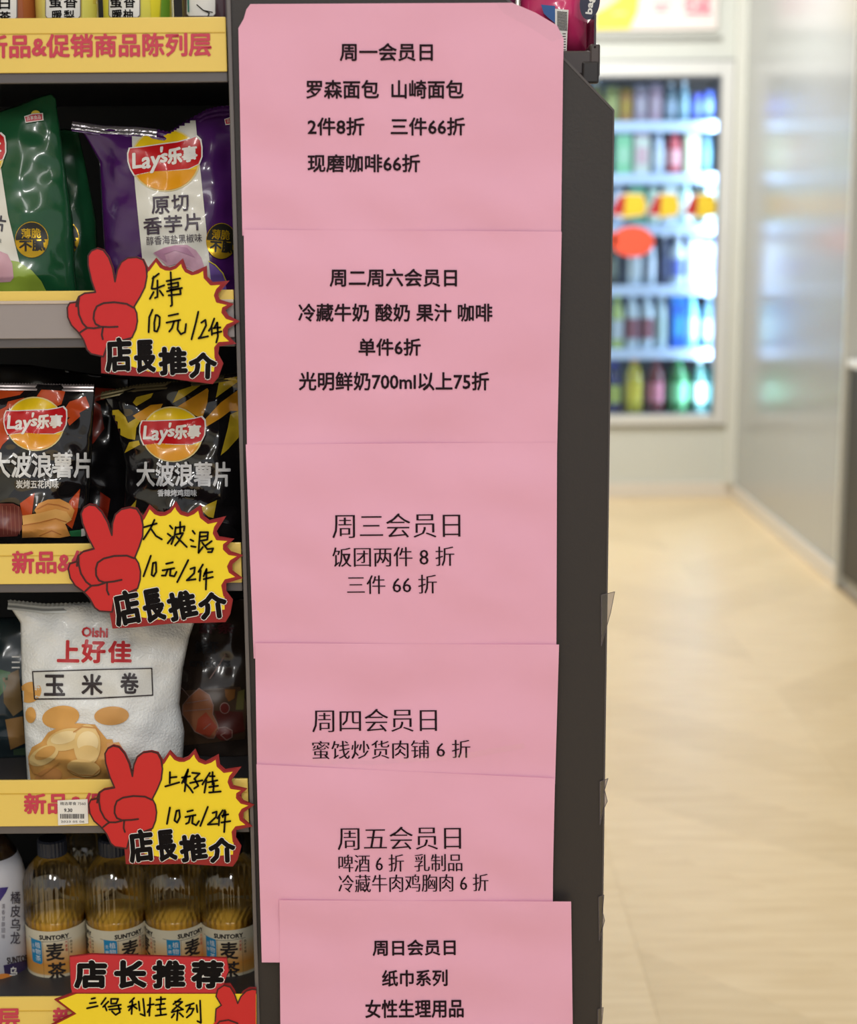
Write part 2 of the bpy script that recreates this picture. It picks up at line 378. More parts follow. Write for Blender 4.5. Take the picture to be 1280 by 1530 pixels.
# rows: (px centre, px width, px top, kind, colour, band colour, colour word)
CR = ['carton', 'bottle', 'can']
rows = [
 (0, [(800, 17, 124, 'bottle', (70, 90, 110), (200, 200, 210)), (822, 17, 120, 'carton', (150, 60, 60), (230, 220, 200)), (845, 18, 122, 'bottle', (60, 110, 80), (220, 220, 200)), (868, 18, 124, 'bottle', (120, 120, 60), (190, 190, 120)), (891, 19, 122, 'bottle', (125, 125, 70), (170, 170, 90)), (913, 18, 126, 'carton', (150, 158, 95), (175, 180, 120)), (934, 18, 128, 'carton', (170, 125, 70), (180, 150, 60)), (956, 18, 124, 'carton', (165, 150, 175), (190, 180, 200)), (978, 17, 122, 'carton', (178, 150, 175), (190, 170, 190)), (1000, 17, 124, 'bottle', (80, 110, 130), (140, 160, 185)), (1020, 16, 122, 'bottle', (90, 140, 165), (130, 170, 190)), (1040, 17, 140, 'can', (45, 65, 175), (90, 120, 225)), (1058, 17, 136, 'can', (50, 80, 170), (120, 150, 235))]),
 (1, [(800, 20, 194, 'carton', (225, 225, 225), (60, 140, 90)), (824, 20, 194, 'bottle', (210, 210, 215), (60, 110, 190)), (848, 20, 194, 'carton', (230, 226, 215), (190, 70, 60)), (876, 20, 194, 'carton', (215, 230, 220), (90, 170, 120)), (904, 18, 194, 'bottle', (150, 180, 190), (190, 200, 210)), (930, 22, 192, 'carton', (150, 225, 180), (185, 235, 205)), (957, 22, 193, 'carton', (225, 232, 225), (230, 190, 205)), (983, 17, 194, 'bottle', (195, 210, 235), (215, 225, 240)), (1006, 20, 192, 'bottle', (200, 70, 85), (235, 170, 180)), (1032, 20, 192, 'carton', (228, 228, 190), (240, 240, 215)), (1055, 15, 190, 'bottle', (85, 130, 155), (110, 160, 180))]),
 (2, [(800, 18, 278, 'bottle', (220, 225, 240), (60, 90, 180)), (822, 18, 276, 'bottle', (60, 140, 90), (230, 235, 230)), (845, 18, 276, 'carton', (225, 225, 235), (60, 90, 180)), (870, 18, 276, 'bottle', (220, 225, 240), (60, 90, 180)), (893, 17, 276, 'bottle', (60, 130, 100), (230, 235, 240)), (923, 22, 274, 'bottle', (200, 215, 240), (70, 80, 170)), (950, 22, 270, 'carton', (120, 195, 160), (95, 170, 130)), (975, 20, 270, 'bottle', (205, 230, 215), (215, 240, 230)), (999, 20, 270, 'carton', (220, 232, 235), (230, 235, 205)), (1023, 22, 272, 'bottle', (205, 235, 225), (230, 240, 235)), (1043, 12, 274, 'bottle', (40, 80, 60), (60, 110, 80)), (1060, 16, 270, 'carton', (225, 245, 235), (235, 250, 240))]),
 (3, [(800, 22, 352, 'bottle', (225, 230, 240), (60, 90, 160)), (826, 22, 350, 'carton', (225, 225, 235), (90, 90, 110)), (852, 22, 352, 'bottle', (225, 228, 240), (60, 120, 90)), (880, 22, 352, 'bottle', (80, 90, 90), (210, 215, 215)), (914, 20, 372, 'can', (75, 85, 80), (120, 130, 120)), (946, 22, 352, 'bottle', (195, 210, 222), (215, 225, 230)), (970, 18, 352, 'bottle', (185, 200, 215), (210, 220, 235)), (992, 16, 350, 'bottle', (45, 60, 95), (60, 75, 120)), (1012, 22, 352, 'bottle', (215, 232, 245), (110, 130, 220)), (1036, 22, 350, 'carton', (225, 235, 248), (215, 225, 250)), (1060, 20, 352, 'carton', (232, 238, 250), (190, 200, 240))]),
 (4, [(800, 20, 442, 'bottle', (215, 228, 235), (70, 110, 190)), (824, 20, 440, 'bottle', (215, 228, 220), (60, 150, 90)), (848, 20, 442, 'bottle', (215, 228, 235), (170, 60, 60)), (872, 20, 442, 'bottle', (205, 225, 235), (60, 90, 190)), (896, 20, 440, 'bottle', (200, 220, 220), (90, 160, 110)), (921, 20, 440, 'bottle', (195, 215, 130), (205, 215, 225)), (943, 20, 436, 'bottle', (205, 222, 232), (150, 90, 105)), (965, 20, 436, 'bottle', (205, 222, 232), (150, 90, 105)), (987, 20, 438, 'bottle', (205, 228, 235), (190, 215, 215)), (1011, 22, 438, 'carton', (35, 100, 200), (60, 150, 230)), (1032, 18, 436, 'bottle', (130, 210, 235), (190, 235, 245)), (1058, 22, 440, 'bottle', (110, 150, 175), (200, 215, 230))]),
 (5, [(800, 24, 536, 'bottle', (40, 60, 150), (200, 210, 230)), (828, 26, 534, 'bottle', (60, 120, 60), (200, 215, 120)), (856, 24, 536, 'bottle', (120, 40, 40), (210, 190, 180)), (886, 24, 536, 'bottle', (40, 50, 90), (150, 160, 190)), (917, 22, 542, 'bottle', (45, 55, 120), (190, 205, 110)), (946, 26, 534, 'bottle', (200, 185, 50), (225, 205, 60)), (978, 26, 534, 'bottle', (110, 35, 50), (215, 130, 155)), (1011, 30, 534, 'bottle', (35, 125, 70), (130, 215, 160)), (1043, 22, 536, 'bottle', (70, 120, 115), (215, 235, 240)), (1062, 14, 540, 'bottle', (60, 120, 120), (120, 190, 190))]),
]
caps = {(5, 917): (40, 60, 210), (5, 946): (225, 110, 50), (5, 978): (120, 40, 60), (5, 1011): (50, 150, 90), (4, 921): (190, 220, 50)}
rown = ['top', 'second', 'third', 'fourth', 'fifth', 'bottom']
def cword(c):
    r, g, b = c; mx, mn = max(c), min(c)
    if mx-mn < 22: return 'white' if mx > 190 else ('grey' if mx > 100 else 'black')
    if b == mx: return 'pale blue' if mn > 150 else ('dark blue' if mx < 150 else 'blue')
    if g == mx: return 'pale green' if mn > 140 else 'green'
    if g > r*.85: return 'cream' if mn > 150 else 'yellow'
    if g > b*1.25: return 'orange'
    return 'pink' if mn > 120 else 'red'
for ri, items in rows:
    seen = {}
    vis = [it for it in items if it[0] > 895]
    for (pxc, pw, pyt, kd, c1, c2) in items:
        y = YS+.055; x = at(pxc, shelf_py[ri], y)[0]; top = at(pxc, pyt, y)[2]; z = sz[ri]-.012 if ri < 5 else sz[ri]-.010
        r = pw/2/F*float(np.dot(np.array([x, y, z])-CO, fwd))
        if pxc > 895:
            nth = ['first', 'second', 'third', 'fourth', 'fifth', 'sixth', 'seventh', 'eighth', 'ninth', 'tenth', 'eleventh'][[v[0] for v in vis][::-1].index(pxc)]
            lb = f'{cword(c1)} drink {kd}, fridge\'s {rown[ri]} shelf, {nth} from the right end'
        else:
            k2 = len(seen)+1; seen[pxc] = 1
            lb = f'{cword(c1)} drink {kd}, fridge\'s {rown[ri]} shelf, {["outermost","second","third","fourth","fifth","sixth"][k2-1]} from the hidden left end'
        lbottle('drink_'+kd, lb, kd, f'drinks on the {rown[ri]} fridge shelf', x, y, z, r, top-z, c1, c2, caps.get((ri, pxc), (225, 228, 232)), kd)
# promo tags in the fridge
for i, (a, b, c) in enumerate(((911, 967, 'left'), (968, 1016, 'middle'), (1022, 1072, 'right'))):
    s = plane_surf(YW-.007)
    t = thing('fridge_promo_tag', f'red and yellow promo card stuck level with the third fridge shelf, {c} of three', 'sign', at((a+b)/2, 322, YW-.007), 'promo cards on the fridge door')
    w_ = b-a
    ar = Art(s, 0)
    ar.poly([(a, 318), (a+w_*.22, 292), (a+w_*.42, 288), (b-w_*.12, 290), (b, 308), (b-w_*.08, 322), (a+w_*.35, 327), (a+w_*.05, 322)], mat((235, 235, 230), .5), 0)
    o = ar.build('card', t)
    ar = Art(s, 0)
    ar.poly([(a+1, 317), (a+w_*.24, 293), (a+w_*.42, 292), (a+w_*.38, 320), (a+4, 321)], mat((190, 40, 45), .5), 1)
    ar.poly([(a+w_*.42, 290), (b-w_*.13, 291), (b-1, 308), (b-w_*.1, 321), (a+w_*.34, 325)], mat((240, 205, 50), .5), 1)
    ar.build('printed_design', t, step=.001, base=.001)
t = thing('round_sale_sign', 'round orange-red sale sign on the fridge door at its fourth shelf', 'sign', at(943, 384, YW-.007))
ar = Art(plane_surf(YW-.007), 0); ar.ell(945, 361, 32, 23, mat((255, 96, 66), .5), 1); ar.ell(912, 358, 9, 12, mat((255, 96, 66), .5), 1); ar.build('sign_board', t)
# header board above the fridge
hb = thing('promo_banner', 'white and pink promo banner with yellow blocks above the fridge', 'sign', at(960, 45, YW-.03))
a0, a1 = at(800, 46, YW-.03), at(1076, -120, YW-.03)
obj('board', box(a0[0], a1[0], YW-.028, YW-.002, a0[2], 2.8, .003), mat((236, 226, 220), .5), hb)
ar = Art(plane_surf(YW-.028), 0)
ar.poly([(888, 44), (888, 22), (905, -10), (955, -10), (952, 18), (940, 43)], mat((248, 232, 70), .5), 1)
ar.poly([(890, 20), (892, -20), (925, -20), (925, -2), (905, 12)], mat((246, 205, 190), .5), 2)
for (x0, x1, y0, y1) in ((1022, 1036, 5, 12), (1040, 1060, 4, 14), (1025, 1062, 17, 22), (975, 1000, 6, 9), (978, 996, 14, 17), (915, 935, 18, 22), (1024, 1040, -8, 0), (1045, 1062, -8, 0)):
    ar.poly([(x0, y0), (x1, y0), (x1, y1), (x0, y1)], mat((226, 120, 140), .5), 2)
ar.build('printed_design', hb, step=.0015, base=.001)
a0 = at(800, 52, YW)
struct('trim_5', box(FX0, at(1078, 50, YW)[0], YW-.012, YW, at(1000, 62, YW)[2], at(1000, 54, YW)[2]), mat((150, 150, 142), .5))
# ================================================================== COUNTER at the right
ct = thing('service_counter', 'dark counter with a white top ending the partition at the right edge', 'counter', (XR+.5, YE-.3, 0))
obj('cabinet', box(XR+.005, XR+1.2, YE-.55, YE-.05, .05, at(1275, 545, YE-.3)[2]-.03, .004), mat((52, 50, 46), .5), ct)
zc = at(1275, 545, YE-.3)[2]
obj('worktop', box(XR-.005, XR+1.22, YE-.57, YE-.04, zc-.03, zc, .006), mat((232, 232, 228), .3), ct)
obj('plinth', box(XR+.02, XR+1.2, YE-.53, YE-.05, 0, .05), mat((180, 178, 168), .4), ct)
# ================================================================== GONDOLA
XL, XRt = at(346, 60, YP)[0], at(912, 400, YP)[0]
zTop = at(400, -3, YP)[2]
ch1 = at(752, -3, YP); ch2 = at(913, 166, YP)
g = thing('shelving_unit', 'dark grey supermarket shelving unit with a chamfered end panel and yellow price rails', 'shelf', (0, YP+.2, 0))
panm = mat((47, 42, 41), .5, bump=.05, bscale=300, var=.04, vscale=5)
pts = [(XL, 0.0), (XRt, 0.0), (XRt, ch2[2]), (ch1[0], zTop), (XL, zTop)]
obj('end_panel', prism(pts, YP, YP+.022), panm, g)
edge = mat((112, 106, 106), .4, metal=.3)
bm = box(XL-.0035, XL+.0005, YP-.003, YP+.03, 0, zTop+.003, .0008); obj('edge_strip', bm, edge, g)
e = prism([(XRt-.0, 0), (XRt+.0015, 0), (XRt+.0015, ch2[2]+.001), (ch1[0]+.001, zTop+.0015), (ch1[0]-.001, zTop), (XRt, ch2[2])], YP-.0006, YP+.023)
obj('edge_strip', e, mat((84, 78, 78), .35), g)
blk = mat((24, 23, 24), .6)
SX0, SX1, SD = -.95, XL-.004, .40
obj('back_panel', box(SX0, SX1, YP+SD, YP+SD+.02, 0, 1.95), blk, g)
obj('side_panel', box(SX0-.02, SX0, YP, YP+SD+.02, 0, 1.95), blk, g)
railp = [(26, 108, 318), (434, 505, None), (812, 872, None), (1165, 1234, None), (1489, 1560, None)]
YRAIL = YP+.001
RM = mat((242, 210, 106), .32, coat=.25, var=.03, vscale=12); RL = mat((214, 176, 60), .3)
shelf_top = []
for i, (ya, yb, _) in enumerate(railp):
    zt_, zb_ = at(180, ya, YRAIL)[2], at(180, yb, YRAIL)[2]
    zs = zt_-.024; shelf_top.append(zs)
    obj('shelf_board', box(SX0, SX1, YRAIL+.008, YP+SD, zs-.022, zs, .002), mat((58, 56, 58), .45), g)
    obj('front_lip', box(SX0, SX1-.001, YRAIL+.003, YRAIL+.010, zb_-.009, zt_-.008, .001), mat((104, 100, 102), .35, metal=.3), g)
    if i == 1:
        zm = at(180, 450, YRAIL)[2]
        r = obj('price_rail', box(SX0, SX1-.001, YRAIL, YRAIL+.003, zm, zt_, .0008), RM, g)
        r = obj('price_holder', box(SX0, SX1-.001, YRAIL-.0015, YRAIL+.003, zb_, zm, .0008), mat((158, 150, 150), .3), g)
        obj('holder_ridge', box(SX0, SX1-.001, YRAIL-.003, YRAIL, zm-.002, zm+.001, .0005), mat((205, 190, 175), .25), r)
    else:
        r = obj('price_rail', box(SX0, SX1-.001, YRAIL, YRAIL+.003, zb_, zt_, .0008), RM, g)
        S = plane_surf(YRAIL); a = Art(S, 0); pk = mat((205, 62, 84), .4)
        txt = '新品&促销商品陈列层'
        bxs = {0: [(-22, 51, 315, 85)], 2: [(19, 822, 345, 855)], 3: [(37, 1184, 362, 1214)], 4: [(-298, 1507, 29, 1537), (80, 1504, 405, 1534)]}[i]
        for b in bxs: a.text(txt, *b, pk, 1, bold=1.1, rot=-.6)
        a.build('printed_lettering', r)
        zl = at(180, ya+ (yb-ya)*.28, YRAIL)[2]
        obj('rail_groove', box(SX0, SX1-.002, YRAIL-.0008, YRAIL, zl-.0006, zl), RL, r)
# far-side bay behind the end panel (faces the right aisle)
obj('spine_panel', box(-.12, -.10, YP+.022, 2.9, .05, zTop-.02), blk, g)
for zz in (.12, .42, .72, 1.0):
    obj('side_shelf', box(-.10, XRt-.03, YP+.022, 2.9, zz-.02, zz), mat((58, 54, 54), .45), g)
usz = at(870, 88, YP+.10)[2]
ux1 = at(885, 90, YP+.06)[0]
obj('upper_shelf', box(-.10, ux1-.004, YP+.03, 2.9, usz-.022, usz, .002), mat((70, 62, 62), .4), g)
obj('shelf_lip', box(ux1-.006, ux1+.004, YP+.03, 2.9, usz-.024, usz+.006, .002), mat((86, 78, 76), .3, metal=.4), g)
obj('shelf_bracket', box(ch1[0]+.02, ux1-.006, YP+.03, YP+.05, usz-.036, usz-.020, .003), mat((70, 64, 64), .35, metal=.4), g)
obj('corner_clip', box(ux1-.013, ux1+.003, YP+.028, YP+.034, usz-.030, usz-.010, .002), mat((44, 40, 40), .35), g)
obj('acrylic_fence', box(ux1-.002, ux1, YP+.03, 2.9, usz+.002, usz+.032), film((225, 215, 215), .2, .08), g)
# pink pack and its darker neighbour on the upper shelf
px0, px1 = at(778, 40, YP+.06)[0], at(884, 40, YP+.06)[0]
pk = thing('snack_pack', 'glossy magenta packet with barcode standing on the top right shelf', 'packet', ((px0+px1)/2, YP+.085, usz))
def pillow(x0, x1, y0, y1, z0, z1, nx=24, nz=24, amp=.002, seed=0):
    bm = bmesh.new(); rng = random.Random(seed); ph = [rng.uniform(0, 6) for _ in range(6)]; G = {}
    for s in (0, 1):
        for i in range(nx+1):
            for j in range(nz+1):
                u, v = i/nx, j/nz
                if s and (i in (0, nx) or j in (0, nz)): G[s, i, j] = G[0, i, j]; continue
                th = ((4*u*(1-u))**.4)*(min(1, 4*v*(1-v)*1.6)**.6)
                x = x0+(x1-x0)*u; z = z0+(z1-z0)*v
                wv = amp*(math.sin(120*x+60*z+ph[0])+math.sin(190*x-150*z+ph[1])+math.sin(260*z+ph[2]))*(1-v*.3)*th
                ym = (y0+y1)/2; y = ym-(ym-y0)*th+wv if s == 0 else ym+(y1-ym)*th
                G[s, i, j] = bm.verts.new((x, y, z))
    for s in (0, 1):
        for i in range(nx):
            for j in range(nz):
                q = [G[s, i, j], G[s, i+1, j], G[s, i+1, j+1], G[s, i, j+1]]
                if s: q = q[::-1]
                if len(set(q)) == 4: bm.faces.new(q)
    return bm
obj('wrapper', pillow(px0, px1, YP+.062, YP+.13, usz, usz+.16, amp=.0012), mat((222, 58, 118), .22, coat=.5, bump=.1), pk, smooth=True)
ar = Art(plane_surf(YP+.060), 0)
ar.poly([(808, 7), (829, 9), (829, 35), (818, 26), (812, 20)], mat((30, 90, 160), .3), 1)
ar.poly([(829, 13), (849, 15), (846, 80), (838, 80), (829, 40)], WHITE, 1)
for i in range(16): ar.poly([(832, 17+i*1.8), (847, 18.2+i*1.8), (847, 19.1+i*1.8), (832, 17.9+i*1.8)], INK, 2)
for i in range(7): ar.poly([(840, 50+i*4), (845, 50+i*4), (845, 51+i*4), (840, 51+i*4)], INK, 2)
ar.ell(881, 3, 15, 27, mat((34, 36, 66), .3), 1, rot=8)
ar.text('bag', 869, 2, 895, 14, WHITE, 2, bold=.6, rot=-84)
ar.build('printed_design', pk)
q0, q1 = at(640, 5, YP+.06)[0], at(775, 5, YP+.06)[0]
pk2 = thing('snack_pack', 'dark purple packet lying behind the top edge of the first pink sheet', 'packet', ((q0+q1)/2, YP+.085, usz))
obj('wrapper', pillow(q0, q1, YP+.062, YP+.13, usz, usz+.15, amp=.001, seed=3), mat((96, 50, 82), .3, coat=.4), pk2, smooth=True)
# ================================================================== PINK SHEETS
def pdisp(k):
    def f(x, z):
        k0, k_ = k, 0; q = x+.03*np.sin(19*z)
        d = .0007*np.sin(24*z+3*q)+.0005*np.sin(30*q-34*z)+.0004*np.sin(86*z+6*q)*np.sin(13*z)+.0003*np.sin(70*q+33*z)*np.sin(30*z)+.0002*np.sin(63*z+25*x+2.3*k0)
        return -.0012*(k0+1)-.0052+2.4*d
    return f
pinkm = mat((239, 176, 203), .62, bump=.55, bscale=15, var=.02, vscale=14)
inkp = mat((34, 18, 26), .65)
inkp.node_tree.nodes['Principled BSDF'].inputs['Specular IOR Level'].default_value = .15
sheets = [
 ('monday', [(374, 6), (765, 4), (800, 19), (832, 38), (842, 58), (841, 100), (838, 346), (362, 352), (356, 42), (364, 28), (368, 14)]),
 ('tuesday and saturday', [(364, 343), (839, 346), (832, 676), (369, 676)]),
 ('wednesday', [(367, 664), (832, 661), (831, 975), (379, 984)]),
 ('thursday', [(381, 961), (835, 963), (829, 1172), (384, 1168)]),
 ('friday', [(383, 1142), (829, 1163), (826, 1300), (825, 1440), (391, 1438)]),
 ('sunday', [(417, 1345), (853, 1347), (857, 1655), (420, 1655)])]
T = {0: [('周一会员日', 508, 65, 646, 91), ('罗森面包  山崎面包', 458, 120, 692, 147), ('2件8折', 460, 176, 544, 202), ('三件66折', 584, 176, 694, 202), ('现磨咖啡66折', 460, 231, 627, 257)],
     1: [('周二周六会员日', 493, 402, 682, 428), ('冷藏牛奶 酸奶 果汁 咖啡', 446, 454, 735, 480), ('单件6折', 536, 506, 628, 531), ('光明鲜奶700ml以上75折', 447, 556, 730, 583)],
     2: [('周三会员日', 497, 767, 687, 803), ('饭团两件 8 折', 497, 817, 678, 846), ('三件 66 折', 519, 859, 652, 887)],
     3: [('周四会员日', 467, 1059, 652, 1093), ('蜜饯炒货肉铺 6 折', 467, 1106, 702, 1133)],
     4: [('周五会员日', 505, 1235, 688, 1269), ('啤酒 6 折  乳制品', 506, 1276, 690, 1302), ('冷藏牛肉鸡胸肉 6 折', 506, 1306, 729, 1332)],
     5: [('周日会员日', 557, 1404, 680, 1427), ('纸巾系列', 571, 1449, 668, 1473), ('女性生理用品', 546, 1493, 692, 1520)]}
words = ['topmost pink printed paper sheet, its top right corner bent back over the chamfer', 'second pink printed sheet from the top, with four lines of rounded type',
 'third pink sheet from the top, with three lines of thin type', 'fourth pink sheet from the top, short and with two lines of thin type',
 'fifth pink sheet from the top, with three thin lines and its lower left corner showing', 'lowest pink sheet, set further right than the sheets above it']
for i, (nm, P) in enumerate(sheets):
    dsp = pdisp(i)
    if i == 0:
        def dsp0(x, z, b=pdisp(0)):
            over = np.clip((x-ch1[0]+(z-zTop)*.55)-.024, 0, 1)
            return b(x, z)+over*over*3.0
        dsp = dsp0
    S = plane_surf(YP, dsp)
    c = at(sum(p[0] for p in P)/len(P), max(p[1] for p in P), YP-.003)
    t = thing('paper_notice', words[i], 'notice', c, 'pink member day notices taped down the end panel')
    a = Art(S, 7); a.poly(P, pinkm, 0); a.build('paper_sheet', t, base=0)
    a = Art(S, 14)
    for ln in T[i]:
        if i in (0, 1, 5): a.text(*ln, inkp, 1, bold=.55, rot=-.5 if i == 5 else 0)
        else: a.text(*ln, inkp, 1, thin=-.012, hsm=.55, rot=-.5)
    a.build('printed_lettering', t)
# clear tape
def tape(label, P, Y, disp=None, nm='clear_tape'):
    c = at(sum(p[0] for p in P)/len(P), max(p[1] for p in P), Y)
    t = thing(nm, label, 'tape', c)
    a = Art(plane_surf(Y, disp), 6); a.poly(P, film((255, 255, 255), .06, .12, True), 0); a.build('tape_strip', t, base=0)
    return t
tb = pdisp(6)
tape('clear tape strip slanting across the foot of the fourth pink sheet', [(466, 1134), (560, 1136), (690, 1126), (782, 1110), (784, 1118), (700, 1133), (560, 1142), (468, 1141)], YP, lambda x, z: tb(x, z)+.0012*np.sin(150*x))
tape('clear tape over the bent corner of the topmost pink sheet', [(740, 3), (765, 3), (835, 40), (842, 62), (838, 72), (800, 46), (752, 20)], YP-.004, lambda x, z: np.clip((x-ch1[0]+(z-zTop)*.55)-.024, 0, 1)**2*3.0-.004)
def tab(label, P, curl):
    yy = YP-.001
    c = at(P[0][0], max(p[1] for p in P), yy); t = thing('tape_tab', label, 'tape', c, 'tape ends on the right edge of the panel')
    a = Art(plane_surf(yy, lambda x, z: np.clip(x-XRt, 0, 1)*curl), 4)
    a.poly(P, film((190, 186, 196), .16, .2), 0); 
    a.build('tape_strip', t, base=0)
    a = Art(plane_surf(yy, lambda x, z: np.clip(x-XRt, 0, 1)*curl), 4)
    a.stroke(P, .9, mat((92, 84, 90), .4), 1, closed=True); a.build('folded_rim', t, base=0)
tab('pointed end of clear tape sticking out of the right panel edge, the highest and largest', [(898, 889), (918, 884), (912, 915), (898, 965)], -.4)
tab('crumpled clear tape end on the right panel edge, second from the top', [(896, 1168), (908, 1163), (903, 1180), (907, 1197), (901, 1210), (896, 1232)], .5)
tab('small crumpled clear tape end on the right panel edge, third from the top', [(894, 1340), (902, 1337), (900, 1362), (903, 1375), (895, 1405)], .5)
tab('lowest clear tape end on the right panel edge, at the picture\'s foot', [(893, 1508), (901, 1505), (899, 1528), (893, 1545)], .5)
# ================================================================== BAGS
class Bag:
    """pillow bag; outline given on its own upright plane, bulging toward the aisle"""
    def __init__(s, Y, T, L, R, Tp, zb, amp=.0012, seed=1, lean=.06, tuck=.5):
        s.Y, s.T, s.zb, s.amp, s.lean, s.tuck = Y, T, zb, amp, lean, tuck
        def conv(P, i): q = [at(x, y, Y-T*.3) for x, y in P]; return np.array([v[0] for v in q]), np.array([v[2] for v in q])
        lx, lz = conv(L, 0); rx, rz = conv(R, 0); tx, tz = conv(Tp, 0)
        o = np.argsort(lz); s.lx, s.lz = lx[o], lz[o]; o = np.argsort(rz); s.rx, s.rz = rx[o], rz[o]
        o = np.argsort(tx); s.tx, s.tz = tx[o], tz[o]
        rng = random.Random(seed); s.ph = [rng.uniform(0, 6.28) for _ in range(10)]
        s.z1 = tz.mean()
    def uv(s, x, z):
        xl = np.interp(z, s.lz, s.lx); xr = np.interp(z, s.rz, s.rx)
        u = (x-xl)/(xr-xl); zt = np.interp(x, s.tx, s.tz); v = (z-s.zb)/(zt-s.zb)
        return u, v
    def front(s, x, z):
        u, v = s.uv(x, z); uc, vc = np.clip(u, 0, 1), np.clip(v, 0, 1)
        e = (4*uc*(1-uc))**.55*np.clip(1.9*(1-vc), 0, 1)**.7*np.clip(.45+3*vc, 0, 1)
        p = s.ph; hi = np.clip(vc*1.5-.45, 0, 1)
        ex = (1-np.abs(2*uc-1))
        wv = s.amp*(np.sin(95*x+45*z+p[0])*.9+np.sin(150*x-120*z+p[1])*.6+np.sin(60*x+210*z+p[2])*.5)*np.clip(ex*4, 0, 1)
        # folds running down from the crimped top seal and in from the side edges
        fold = s.amp*2.0*hi*(1-np.sqrt(np.cos(.5*s_f*x+p[3]+6*z)**2+.03))*np.clip(ex*4, 0, 1)*np.clip((1-vc)*8, 0, 1)
        side = s.amp*1.6*np.abs(np.sin(130*z+p[4]+40*x))*np.clip(1-ex*2.4, 0, 1)*np.clip(ex*6, 0, 1)
        return s.Y+s.lean*(z-s.zb)-s.T*e+wv-fold+side
    def surf(s):
        def f(px, py, eps):
            d = rays(px, py); yy = np.full(len(d), s.Y-s.T*.8)
            for _ in range(7):
                p = CO+d*(yy/d[:, 1])[:, None]; yy = .4*yy+.6*s.front(p[:, 0], p[:, 2])
            p = CO+d*(yy/d[:, 1])[:, None]; u, v = s.uv(p[:, 0], p[:, 2]); p[:, 1] = s.front(p[:, 0], p[:, 2])-eps
            return p, (u > .001) & (u < .999) & (v > .002) & (v < .997)
        return f
    def body(s, nx=72, nz=90):
        bm = bmesh.new(); G = {}
        for i in range(nx+1):
            u = i/nx
            for j in range(nz+1):
                v = j/nz; z = s.zb+(s.z1-s.zb)*v
                for _ in range(3):
                    x = np.interp(z, s.lz, s.lx)*(1-u)+np.interp(z, s.rz, s.rx)*u
                    z = s.zb+(np.interp(x, s.tx, s.tz)-s.zb)*v
                yf = float(s.front(np.array([x]), np.array([z]))[0]); mid = s.Y+s.lean*(z-s.zb)
                G[0, i, j] = bm.verts.new((x, yf, z))
                if i in (0, nx) or j == nz: G[1, i, j] = G[0, i, j]
                else: G[1, i, j] = bm.verts.new((x, 2*mid-yf if j else mid+s.T*.3, z))
        for a in (0, 1):
            for i in range(nx):
                for j in range(nz):
                    q = [G[a, i, j], G[a, i+1, j], G[a, i+1, j+1], G[a, i, j+1]]
                    if len(set(q)) == 4: bm.faces.new(q if a == 0 else q[::-1])
        for i in range(nx):
            q = []
            for v in (G[0, i+1, 0], G[0, i, 0], G[1, i, 0], G[1, i+1, 0]):
                if v not in q: q.append(v)
            if len(q) > 2:
                try: bm.faces.new(q)
                except ValueError: pass
        return bm
    def seal(s, depth=.010, part=1.0, out=0.0):
        """crimped strip along the top edge, zigzag cut"""
        bm = bmesh.new(); n = 90; rows_ = []
        xs = np.linspace(s.tx[0]+.001, s.tx[0]+(s.tx[-1]-s.tx[0])*part-.001, n)
        for j in range(5):
            r = []
            for i, x in enumerate(xs):
                zt = np.interp(x, s.tx, s.tz); z = zt+.0012*(i % 2)*(j == 4)-depth*(1-j/4)
                y = s.Y+s.lean*(z-s.zb)-.0012-(.0008 if j % 2 else 0)+.0012*math.sin(80*x+s.ph[5])-s.T*.35*(1-j/4)*.4-out
                r.append(bm.verts.new((x, y, z)))
            rows_.append(r)
        for a, b in zip(rows_, rows_[1:]):
            for i in range(n-1): bm.faces.new((a[i], a[i+1], b[i+1], b[i]))
        return bm
s_f = 200.0
def logo(a, cx, cy, r, rot, ly=3, sx=1.0, tan=0, dull=0):
    wt = WHITE; red = mat((200, 26, 34), .3, coat=.4); ye = mat((244, 205, 28), .3, coat=.4); ye2 = mat((236, 160, 26), .3, coat=.4); edge_ = mat((235, 215, 150), .3, coat=.4)
    R = math.radians(rot)
    def M(P): return [(cx+sx*(x*math.cos(R)-y*math.sin(R))*r, cy+(x*math.sin(R)+y*math.cos(R))*r) for x, y in P]
    def circ(q): return M([(q*1.1*math.cos(2*PI*k/36), q*math.sin(2*PI*k/36)) for k in range(36)])
    band = [(-1.155, -.378), (-.73, -.42), (-.11, -.51), (.42, -.58), (.8, -.68), (1.02, -.765), (1.16, -.64), (1.2, -.4), (1.2, -.1), (1.11, .13), (.78, .29), (.11, .355), (-.47, .38), (-1.0, .50), (-1.12, .3), (-1.2, .05), (-1.21, -.2)]
    a.poly(circ(1.05), edge_, ly); a.poly(circ(1.0), ye, ly+1)
    a.poly(M([(1.1*math.cos(t), math.sin(t)) for t in np.linspace(.32, PI-.42, 22)]), ye2, ly+2)
    a.poly(M([(x*1.04, y*1.07-.0) for x, y in band]), wt, ly+2); a.poly(M(band), red, ly+3)
    def tx(s, x0, y0, x1, y1, sh, bd):
        q0, q1 = M([((x0+x1)/2, (y0+y1)/2)])[0]; w_, h_ = (x1-x0)*r*sx/2, (y1-y0)*r/2
        a.text(s, q0-w_, q1-h_, q0+w_, q1+h_, wt, ly+4, bold=bd, rot=rot-7.5, shear=sh)
    tx('L', -1.06, -.22, -.78, .26, .12, r*.022); tx('ay', -.76, -.10, -.16, .42, .2, r*.022); tx("'", -.14, -.42, -.08, -.26, .2, r*.02); tx('s', -.13, -.2, .08, .07, .2, r*.022)
    tx('乐', .1, -.38, .55, .12, .1, r*.03); tx('事', .58, -.44, 1.06, .05, .1, r*.022)
